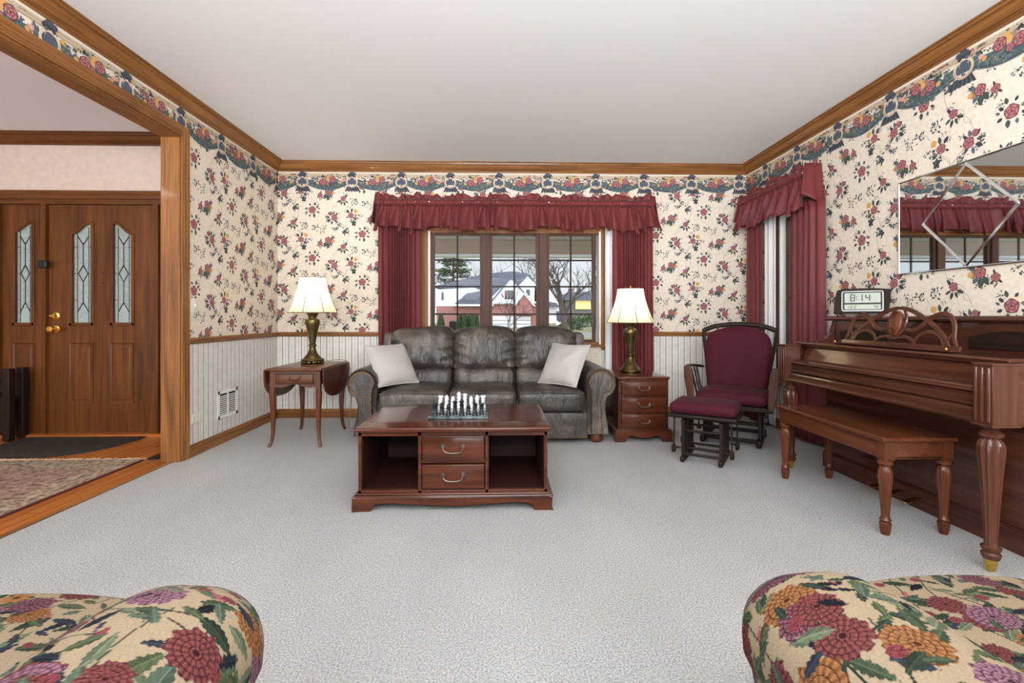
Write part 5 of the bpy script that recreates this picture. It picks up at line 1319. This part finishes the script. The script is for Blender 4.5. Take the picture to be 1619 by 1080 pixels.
# ---------------------------------------------------------------- tapestry armchairs
def fcol(*c): return np.array(lin(c))
def weave(U, V, seed, dens=1.0):
    """woven flower print: colour for points (U, V in metres)"""
    rnd = random.Random(seed); n = len(U); col = np.tile(fcol(170,152,126), (n, 1))
    tex = np.sin(U*900)*np.sin(V*500+U*60); col *= (1+.05*tex)[:, None]
    u0, u1, v0, v1 = U.min()-.05, U.max()+.05, V.min()-.05, V.max()+.05
    A = (u1-u0)*(v1-v0)
    GR_ = [fcol(62,74,56), fcol(78,92,78), fcol(44,56,44), fcol(96,106,84), fcol(74,84,60)]; NAV = [fcol(30,36,46), fcol(44,50,60), fcol(24,26,32)]
    od = np.argsort(U); Us = U[od]
    def near(c, d, R):
        i = od[np.searchsorted(Us, c-R):np.searchsorted(Us, c+R)]; return i[np.abs(V[i]-d) < R]
    def leafs(k, cols, L0, L1):
        for _ in range(int(k*A*dens)):
            c, d, a, L = rnd.uniform(u0,u1), rnd.uniform(v0,v1), rnd.uniform(0,6.283), rnd.uniform(L0,L1); w = L*rnd.uniform(.28,.45); cc = cols[rnd.randrange(len(cols))]; I = near(c, d, L*1.05)
            if not len(I): continue
            u_, v_ = U[I], V[I]; x = (u_-c)*cos(a)+(v_-d)*sin(a); y = -(u_-c)*sin(a)+(v_-d)*cos(a); s = x/L
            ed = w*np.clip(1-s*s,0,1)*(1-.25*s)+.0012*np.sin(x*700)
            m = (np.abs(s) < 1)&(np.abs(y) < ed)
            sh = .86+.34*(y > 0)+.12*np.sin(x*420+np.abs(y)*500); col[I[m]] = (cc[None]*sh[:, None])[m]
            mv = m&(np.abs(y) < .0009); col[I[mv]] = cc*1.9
    def stems(k):
        for _ in range(int(k*A*dens)):
            c, d, a, L, q = rnd.uniform(u0,u1), rnd.uniform(v0,v1), rnd.uniform(0,6.283), rnd.uniform(.04,.10), rnd.uniform(-4,4); I = near(c, d, L*1.2)
            if not len(I): continue
            u_, v_ = U[I], V[I]; x = (u_-c)*cos(a)+(v_-d)*sin(a); y = -(u_-c)*sin(a)+(v_-d)*cos(a)-q*x*x*.8
            m = (np.abs(x) < L)&(np.abs(y) < .0014); col[I[m]] = GR_[2]
    def bloom(k, r0, r1, pal):
        for _ in range(max(1, int(k*A*dens))):
            c, d, r, ph = rnd.uniform(u0,u1), rnd.uniform(v0,v1), rnd.uniform(r0,r1), rnd.uniform(0,6)
            a1, a2, a3 = pal[rnd.randrange(len(pal))]; I = near(c, d, r*1.2)
            if not len(I): continue
            x, y = U[I]-c, V[I]-d; rr = np.hypot(x, y*1.12)/r; th = np.arctan2(y, x)
            edge = 1+.07*np.sin(9*th+ph)+.05*np.sin(17*th+2*ph); m = rr < edge
            pt = np.sin(th*(7+5*np.floor(rr*4))+ph+2.1*np.floor(rr*4)); band = (rr*4) % 1
            t_ = np.clip(.5+.38*pt+.35*(band-.5), 0, 1)
            cc = a1[None]*(1-t_)[:, None]+a2[None]*t_[:, None]; cc = np.where((band > .84)[:, None], a3[None], cc); cc = np.where((rr < .12)[:, None], a3[None]*.8, cc)
            col[I[m]] = cc[m]
    def daisy(k, r0, r1):
        for _ in range(max(1, int(k*A*dens))):
            c, d, r, ph = rnd.uniform(u0,u1), rnd.uniform(v0,v1), rnd.uniform(r0,r1), rnd.uniform(0,6); I = near(c, d, r*1.1)
            if not len(I): continue
            x, y = U[I]-c, V[I]-d; rr = np.hypot(x, y)/r; th = np.arctan2(y, x)
            m = rr < .55+.45*np.abs(np.cos(5*th+ph)); t_ = np.clip(.4+.6*rr+.2*np.sin(20*th), 0, 1)
            cc = fcol(124,76,40)[None]*(1-t_)[:, None]+fcol(182,134,82)[None]*t_[:, None]; col[I[m]] = cc[m]; col[I[rr < .2]] = fcol(30,24,22)
    stems(110); leafs(620, GR_, .014, .034); leafs(190, NAV, .012, .028); leafs(80, [fcol(120,58,62), fcol(142,80,84)], .008, .018)
    bloom(100, .024, .043, [(fcol(74,36,48), fcol(150,104,116), fcol(56,26,38)), (fcol(84,40,42), fcol(138,80,78), fcol(58,26,30)), (fcol(112,70,40), fcol(172,124,80), fcol(82,48,28)), (fcol(96,56,76), fcol(166,128,142), fcol(66,34,50))])
    leafs(150, GR_, .014, .028); leafs(60, NAV, .014, .026); daisy(14, .022, .034); bloom(60, .008, .014, [(fcol(104,46,52), fcol(150,80,84), fcol(80,30,38))])
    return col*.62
def paint(o, mapping, seed):
    me = o.data; n = len(me.vertices); co = np.empty(n*3, np.float32); me.vertices.foreach_get('co', co); co = co.reshape(n, 3).astype(float)
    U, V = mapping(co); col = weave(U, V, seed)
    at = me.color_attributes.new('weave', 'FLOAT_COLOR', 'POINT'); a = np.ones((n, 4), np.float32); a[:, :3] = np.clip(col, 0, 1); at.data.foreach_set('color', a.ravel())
def armchair(label, loc_, rz, seed, fine):
    t = thing('tapestry_armchair', label, 'armchair', loc_, rz, 'floral tapestry armchairs')
    def put(name, c, h, r, n, fn, sd, mp=None, nr=3):
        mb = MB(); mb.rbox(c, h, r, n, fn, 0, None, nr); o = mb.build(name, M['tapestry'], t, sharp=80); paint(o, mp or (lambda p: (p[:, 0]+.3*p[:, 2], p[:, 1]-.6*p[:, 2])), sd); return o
    # loose seat cushion that stands proud of the arms, front edge at +y
    def fs(p):
        u, v_ = p[0]/.285, p[1]/.28; top = max(0, p[2])/.075
        return (p[0], p[1]-.02*u*u*(1 if v_ > .5 else 0), p[2]+top*.048*(1-u*u)*(1-v_*v_*.7))
    sc = put('seat_cushion', (0,.21,.412), (.285,.28,.065), .045, (330 if fine else 60, 270 if fine else 50, 6), fs, seed, None, 18 if fine else 3)
    for z in (.457, .367):
        mb = MB(); P = [(x, y, z) for x, y in ((-.281,-.02),(-.281,.40))]+[(-.276+.552*k/40, .21+.277-.02*((-.276+.552*k/40)/.285)**2-.006, z+.0) for k in range(41)]+[(.281,.40,z),(.281,-.02,z)]
        mb.tube(P, .006, 6); mb.build('welt', M['welt'], sc)
    for sd in (-1, 1):
        AC = (sd*.42, -.03, .405)
        def fa(p, sd=sd):
            z, x = p[2], p[0]; k = max(0, z/.265)
            x = x*(.70+.50*min(1, max(0, (z+.06)/.20))**1.5)
            fr = max(0, (p[1]-.14)/.185); z -= .03*fr*fr*k; x *= 1-.14*fr*fr
            return (x-sd*.03*(x*sd < 0)*(1-k)*0+sd*.02*k, p[1], z)
        def amap(p, sd=sd):
            x = (p[:, 0]-sd*.02)*sd; z = p[:, 2]+0*x; zt = .16
            # coordinates around the roll: over the top by angle, down the sides by height
            an = np.arctan2(np.maximum(z-zt, 1e-4), x); U = np.where(z > zt, .11*an, np.where(x > 0, -(zt-z), .11*PI+(zt-z)))
            f = np.clip((p[:, 1]-.14)/.185, 0, 1); V = p[:, 1]+.12*f*f+np.where(p[:, 1] > .322, .0, 0)+np.where(p[:, 1] > .30, (.24-z)*f, 0)
            return U+sd*3, V
        o = put('arm', AC, (.112,.325,.265), .100, (30, 280 if fine else 40, 150 if fine else 30), fa, seed+3+sd, lambda p, sd=sd, AC=AC: amap(p-np.array(AC), sd), 64 if fine else 5)
        mb = MB(); P = []
        for k in range(25):
            a = -.0+PI*k/24; P.append((.0815*cos(a), .298, .165+.0735*sin(a)))
        P = [(P[0][0], .3, -.1)]+P+[(P[-1][0], .3, -.1)]
        mb.tube([Vector(fa(Vector(q)))+Vector(AC) for q in P], .0045, 6); mb.build('welt', M['welt'], o)
    put('base', (0,.02,.25), (.36,.36,.11), .03, (40,40,12), None, seed+9)
    put('back', (0,-.33,.68), (.39,.09,.38), .075, (60,12,60), lambda p: (p[0]*(1-.05*p[2]), p[1]-.18*p[2], p[2]-.06*(p[0]/.39)**2*max(0,p[2]/.38)), seed+11, lambda p: (p[:, 0], p[:, 2]))
    for x in (-.31, .31):
        for y in (-.28, .33):
            mb = MB(); mb.loft([[(x-q,y-q,z),(x+q,y-q,z),(x+q,y+q,z),(x-q,y+q,z)] for q, z in ((.02,0),(.028,.16))], True, True, 0, False); mb.build('leg', wood('dark','z'), t, bevel=.004)
    return t
armchair('floral tapestry armchair in the foreground on the foyer side', (-.925, .56, 0), math.radians(-5), 21, True)
armchair('floral tapestry armchair in the foreground on the piano side', (.955, .58, 0), math.radians(6), 40, True)
# ---------------------------------------------------------------- outside the window
GZ = -.35
mb = MB(); mb.box(-60, 60, YB+.17, 34, GZ-.2, GZ); struct(mb.build('ground_lawn', M['lawn']), 'winter lawn in front of the house', 'lawn')
mb = MB(); mb.box(-60, 60, 34, 44, GZ-.2, GZ+.0); struct(mb.build('street', M['asphalt']), 'grey street beyond the front lawn', 'street')
mb = MB(); mb.box(-70, 70, 44, 120, GZ-.2, GZ+.02); struct(mb.build('ground_far', M['lawn']), 'lawn in front of the neighbouring houses', 'lawn')
mb = MB(); mb.box(XR+.18, 60, -30, YB+.17, GZ-.2, GZ); struct(mb.build('ground_side', M['lawn']), 'lawn beside the house', 'lawn')
# porch roof: boarded soffit and beam
mb = MB(); mb.box(-6, 3.6, YB+.16, 8.2, 2.34, 2.38)
for k in range(44): x = -5.9+k*.22; mb.box(x, x+.012, YB+.16, 8.0, 2.335, 2.341)
struct(mb.build('porch_roof', M['soffit']), 'cream boarded porch soffit outside the window', 'porch roof')
mb = MB(); mb.box(-6, 3.6, 7.95, 8.15, 2.10, 2.335); mb.box(-6, 3.6, 7.93, 8.17, 2.06, 2.10, 1); struct(mb.build('porch_beam', [M['fascia'], M['siding']]), 'beige porch beam outside the window', 'beam')
mb = MB(); mb.box(3.05, 3.45, 4.62, 5.3, GZ, 2.6); struct(mb.build('porch_pier', M['brick_g']), 'grey brick pier outside the side window', 'brick pier')
f_ = 765.
def wx(px, Y): u = (px-809.5)/f_; c, s = cos(YAW), sin(YAW); return Y*(u*c+s)/(c-u*s)
def wz(px, py, Y): X = wx(px, Y); d = Y*cos(YAW)+X*sin(YAW); return 1.06+(502-py)*d/f_
def house_wall(mb, pts, Y, dep, mat=0):
    mb.prism([(wx(x, Y), Y, wz(x, y, Y)) for x, y in pts], (0, dep, 0), mat)
# neighbour's house: brick ground floor, white gables, slate roof
Yh = 62
h = thing('neighbour_house', 'white gabled house with brick ground floor and twin garage across the street', 'house', (0, Yh, GZ))
def hb(name, mb, mat, parent=None, **k):
    p = parent or h
    mb.v = [(x, y-Yh, z-GZ) for x, y, z in mb.v]; return mb.build(name, mat, p, **k)
mb = MB(); house_wall(mb, [(776,527),(776,478),(852,478),(852,527)], Yh, 8); house_wall(mb, [(690,527),(690,483),(780,483),(780,527)], Yh+2, 8)
mb.prism([(wx(816,Yh-1),Yh-1,wz(816,482,Yh-1)),(wx(828.6,Yh-1),Yh-1,wz(828.6,466,Yh-1)),(wx(842,Yh-1),Yh-1,wz(842,482,Yh-1)),(wx(842,Yh-1),Yh-1,wz(842,498,Yh-1)),(wx(816,Yh-1),Yh-1,wz(816,498,Yh-1))], (0,2,0))
hb('brick_wall', mb, M['brick'])
mb = MB(); house_wall(mb, [(776,481),(779,468),(808,441),(838,470),(842,481)], Yh-.3, 6); hb('gable_wall', mb, M['siding'])
mb = MB(); house_wall(mb, [(820,480),(820,452),(834,437),(849,452),(849,480)], Yh+5, 4); house_wall(mb, [(690,486),(690,458),(750,455),(780,470),(780,486)], Yh+5, 4); house_wall(mb, [(845,500),(845,452),(885,462),(885,500)], Yh+5, 4); hb('side_gable_wall', mb, M['siding'])
mb = MB()
mb.prism([(wx(x,Yh+6),Yh+6,wz(x,y,Yh+6)) for x, y in ((684,453),(722,444),(752,436),(785,431),(812,429),(838,434),(852,452),(800,470),(750,472),(700,456))], (0,6,0))
mb.prism([(wx(x,Yh+1),Yh+1,wz(x,y,Yh+1)) for x, y in ((716,483),(737,464),(782,456),(784,482))], (0,2,0))
for P in (((774,482),(808,440.5),(808,437.5),(771,482)), ((808,440.5),(843,482),(846,482),(808,437.5))): mb.prism([(wx(x,Yh-.5),Yh-.5,wz(x,y,Yh-.5)) for x, y in P], (0,7,0))
mb.prism([(wx(x,Yh+4),Yh+4,wz(x,y,Yh+4)) for x, y in ((862,484),(868,477),(880,479),(884,485))], (0,2,0)); hb('roof', mb, M['roof'])
mb = MB()
for P in (((814,484),(828.6,465),(828.6,463),(811,484)), ((828.6,465),(844,484),(847,484),(828.6,463))): mb.prism([(wx(x,Yh-1.3),Yh-1.3,wz(x,y,Yh-1.3)) for x, y in P], (0,2,0))
for x0, x1, y0, y1 in ((776,850,477,479.5),(690,780,481,484)): mb.prism([(wx(x,Yh-.6),Yh-.6,wz(x,y,Yh-.6)) for x, y in ((x0,y1),(x1,y1),(x1,y0),(x0,y0))], (0,.4,0))
hb('roof_trim', mb, M['siding'])
for x0, x1 in ((779,812), (817,839)):
    mb = MB(); house_wall(mb, [(x0,526),(x0,500),(x1,500),(x1,526)], Yh-.15 if x0 < 800 else Yh-.2, .1); g_ = hb('garage_door', mb, M['siding'])
    mb = MB()
    for k in range(1, 4): house_wall(mb, [(x0,500+6*k),(x0,500.6+6*k),(x1,500.6+6*k),(x1,500+6*k)], Yh-.26, .05)
    hb('panel_groove', mb, M['roof'], None)
mb = MB(); house_wall(mb, [(801.5,473),(801.5,459),(810.5,459),(810.5,473)], Yh-.5, .2); wn = hb('window', mb, M['darkglass'])
mb = MB(); house_wall(mb, [(798,473),(798,459),(801,459),(801,473)], Yh-.5, .2); hb('shutter', mb, M['shutter'])
mb = MB(); house_wall(mb, [(811,473),(811,459),(813.5,459),(813.5,473)], Yh-.5, .2); hb('shutter', mb, M['shutter'])
mb = MB(); house_wall(mb, [(698,474),(698,462),(701,462),(701,474)], Yh+4.7, .2); hb('window', mb, M['darkglass'])
mb = MB(); house_wall(mb, [(832,468),(832,458),(838,458),(838,468)], Yh+4.7, .2); hb('window', mb, M['darkglass'])
mb = MB(); house_wall(mb, [(880,507),(880,492),(894,492),(894,507)], Yh+4.7, .2); hb('window', mb, M['darkglass'])
mb = MB(); house_wall(mb, [(879,514),(879,507),(896,507),(896,514)], Yh+4.2, .4); hb('window_box', mb, M['siding'])
# house on the corner with a lit window
Yk = 70; k_ = thing('corner_house', 'low house with dark roof and a pale lit window beside the bare tree', 'house', (wx(915,Yk), Yk, GZ))
def kb(name, mb, mat): L = k_.location; mb.v = [(x-L[0], y-L[1], z-L[2]) for x, y, z in mb.v]; return mb.build(name, mat, k_)
mb = MB(); house_wall(mb, [(894,526),(894,473),(952,473),(952,526)], Yk, 8); kb('wall', mb, M['brick_g'])
mb = MB(); house_wall(mb, [(889,475),(900,462),(948,461),(958,475)], Yk-.8, 9); kb('roof', mb, M['roof'])
mb = MB(); house_wall(mb, [(910,489),(910,474),(934,474),(934,489)], Yk-.3, .2); kb('window', mb, M['litwin'])
mb = MB(); house_wall(mb, [(903,465),(903,456),(908,456),(908,465)], Yk+2, 1); kb('chimney', mb, M['brick'])
# shrubs
def cone_shrub(label, px, py0, py1, Y, w, seed):
    r = random.Random(seed); X = wx(px, Y); z1 = wz(px, py1, Y); t = thing('arborvitae', label, 'shrub', (X, Y, GZ), 0, 'arborvitae by the house')
    mb = MB(); Hh = z1-GZ
    for k in range(240):
        q = r.random(); a = r.uniform(0, 6.28); rr = w*(1-q)**.6*(.75+.3*r.random()); z = Hh*q; L = .35
        p = Vector((rr*cos(a), rr*sin(a), z)); d = Vector((cos(a)*.5, sin(a)*.5, 1)).normalized()*L; s = Vector((-sin(a), cos(a), 0))*.14
        mb.add([p-s, p+d*.5-s*1.2, p+d, p+d*.5+s*1.2, p+s], [(0,1,2,3,4)])
    mb.lathe([(w*.8,0),(w*.85,Hh*.2),(w*.6,Hh*.6),(.05,Hh*.97)], n=10)
    mb.build('foliage', M['arbor'], t)
    return t
for i, (px, p1, w) in enumerate(((697,500,.40),(728,500,.24),(734.5,499,.24),(741,501,.23),(747.5,500,.24),(754,502,.23))):
    cone_shrub('tall green arborvitae alone at the corner of the white house' if i == 0 else ['','first','second','third','fourth','fifth'][i]+' green arborvitae from the lone one in the clipped row', px, 520, p1, 56+(i % 2)*1.1, w, i)
def bush(label, px, py, Y, w, hgt, seed, mat):
    r = random.Random(seed); X = wx(px, Y); t = thing('bush', label, 'bush', (X, Y, GZ)); mb = MB()
    for k in range(160):
        d = Vector((r.gauss(0,1), r.gauss(0,1), abs(r.gauss(0,1)))).normalized(); p = Vector((d.x*w, d.y*w*.6, d.z*hgt))*r.uniform(.6,1); s = Vector((r.uniform(-1,1), r.uniform(-1,1), r.uniform(-1,1)))*.3
        mb.add([p, p+s, p+s+d*.3, p+d*.35], [(0,1,2,3)])
    mb.build('foliage', mat, t); return t
bush('dark shrub in front of the low corner house', 928, 505, 52, 2.2, 1.7, 3, M['arbor']); bush('reddish bare hedge beside the low corner house', 902, 500, 55, 1.4, 1.5, 8, M['bark'])
mb = MB(); X = wx(716,50); mb.lathe([(.3,0),(.36,.1),(.40,.9),(.42,.95),(.3,1.05),(.05,1.1)], (X,50,GZ), 14); tag(mb.build('trash_bin', M['blackplastic']), 'round dark bin on the lawn by the arborvitae row', 'bin')
# trees
def tree(label, X, Y, Hh, r0, seed, depth=5, spread=.6, lean=(0,0), n0=5, bare=True, clear=.25, grp='bare winter trees'):
    rnd = random.Random(seed); t = thing('bare_tree', label, 'tree', (X, Y, GZ), 0, grp)
    tr = MB(); br = MB()
    def grow(p, d, L, r, lv):
        n = 4; pts = [p]; q = p.copy(); dd = d.copy()
        for i in range(n):
            dd = (dd+Vector((rnd.uniform(-1,1), rnd.uniform(-1,1), rnd.uniform(-.5,.9)))*.16).normalized(); q = q+dd*(L/n); pts.append(q.copy())
        (tr if lv == 0 else br).tube(pts, [r*(1-.45*i/n) for i in range(n+1)], 5 if lv > 1 else 8)
        if lv >= depth: return
        for k in range(n0 if lv == 0 else rnd.choice((2,3,3))):
            i = rnd.choice((2,3,4)) if lv else rnd.choice((1,2,3,4)); a = rnd.uniform(0, 6.28)
            nd = (dd*.75+Vector((cos(a), sin(a), rnd.uniform(.0,.7)))*spread).normalized(); grow(pts[i], nd, L*rnd.uniform(.58,.8), max(.012, r*.5), lv+1)
    grow(Vector((0,0,0)), Vector((lean[0], lean[1], 1)).normalized(), Hh*.36, r0, 0)
    tr.build('trunk', M['bark'], t); br.build('branch', M['bark'], t); return t
tree('large bare tree standing closest in front of the low corner house', wx(893,30), 30, 8.5, .24, 12, 5, .75)
tree('bare tree rising behind the ridge of the white house', wx(770,95), 95, 17, .3, 5, 5, .7)
tree('bare tree behind the right gable of the white house', wx(835,90), 90, 17, .3, 6, 5, .7)
tree('bare tree behind the low corner house', wx(925,92), 92, 16, .3, 9, 5, .7)
tree('slim bare sapling in front of the twin garage', wx(801,30), 30, 4.0, .045, 15, 4, .5)
def pine(label, X, Y, seed, K=1.75):
    rnd = random.Random(seed); t = thing('evergreen_tree', label, 'tree', (X, Y, GZ)); mb = MB(); mb.tube([(0,0,0),(.1,0,5*K),(0,.1,10*K)], [.3,.2,.06], 8)
    fo = MB()
    for k in range(60):
        z = rnd.uniform(4.1, 9.8)*K; a = rnd.uniform(0, 6.28); L = (11*K-z)*.42*rnd.uniform(.5,1); p1 = Vector((L*cos(a), L*sin(a), z-.06*L)); mb.tube([(0,0,z), tuple(p1)], [.07,.02], 5)
        for j in range(40):
            q = Vector((0,0,z)).lerp(p1, rnd.uniform(.25,1))+Vector((rnd.gauss(0,.4), rnd.gauss(0,.4), rnd.gauss(.05,.2))); s = Vector((rnd.uniform(-1,1), rnd.uniform(-1,1), rnd.uniform(-.4,.5))).normalized()*.42; w_ = Vector((rnd.uniform(-1,1), rnd.uniform(-1,1), rnd.uniform(-1,1))).normalized()*.12
            fo.add([q-s, q+w_, q+s, q-w_], [(0,1,2,3)])
    mb.build('trunk', M['bark'], t); fo.build('foliage', M['pine'], t)
pine('dark evergreen tree above the side wing of the white house', wx(716,84), 84, 3)
# ---------------------------------------------------------------- light and camera
w = bpy.data.worlds.new('sky'); bpy.context.scene.world = w; w.use_nodes = True; nt = w.node_tree; bg = nt.nodes['Background']
tc = nt.nodes.new('ShaderNodeTexCoord'); sx = nt.nodes.new('ShaderNodeSeparateXYZ'); nt.links.new(tc.outputs['Generated'], sx.inputs[0])
r = nt.nodes.new('ShaderNodeMapRange'); nt.links.new(sx.outputs['Y'], r.inputs[0]); r.inputs[1].default_value = -.5; r.inputs[2].default_value = .5; r.inputs[3].default_value = SKY_BACK; r.inputs[4].default_value = SKY_FRONT
bg.inputs[0].default_value = (.9, .95, 1, 1)
# added fill: the world below the horizon is raised to brighten the ceiling
g = nt.nodes.new('ShaderNodeMapRange'); nt.links.new(sx.outputs['Z'], g.inputs[0]); g.inputs[1].default_value = -.02; g.inputs[2].default_value = .02; g.inputs[3].default_value = LOWER_FILL; g.inputs[4].default_value = 1
k = nt.nodes.new('ShaderNodeMath'); k.operation = 'MULTIPLY'; nt.links.new(r.outputs[0], k.inputs[0]); nt.links.new(g.outputs[0], k.inputs[1]); nt.links.new(k.outputs[0], bg.inputs[1])
sc = bpy.context.scene
def area(name, loc_, rot, sx_, sy_, e, col=(1,.97,.93)):
    l = bpy.data.lights.new(name, 'AREA'); l.shape = 'RECTANGLE'; l.size = sx_; l.size_y = sy_; l.energy = e; l.color = col
    o = bpy.data.objects.new(name, l); C.objects.link(o); o.location = loc_; o.rotation_euler = rot; return o
for n_, e in AREAS: area(n_, *e)
cam = bpy.data.cameras.new('camera'); cam.sensor_width = 36; cam.lens = 36*765/1619; cam.shift_y = -38/1619; cam.clip_start = .05; cam.clip_end = 400
co_ = bpy.data.objects.new('camera', cam); C.objects.link(co_); co_.location = (0, 0, 1.06); co_.rotation_euler = (PI/2, 0, -YAW); sc.camera = co_
sc.view_settings.view_transform = 'Standard'; sc.view_settings.look = 'None'; sc.view_settings.gamma = 1; sc.view_settings.exposure = EXPO
sc.cycles.max_bounces = 10; sc.cycles.diffuse_bounces = 5; sc.cycles.sample_clamp_indirect = 6
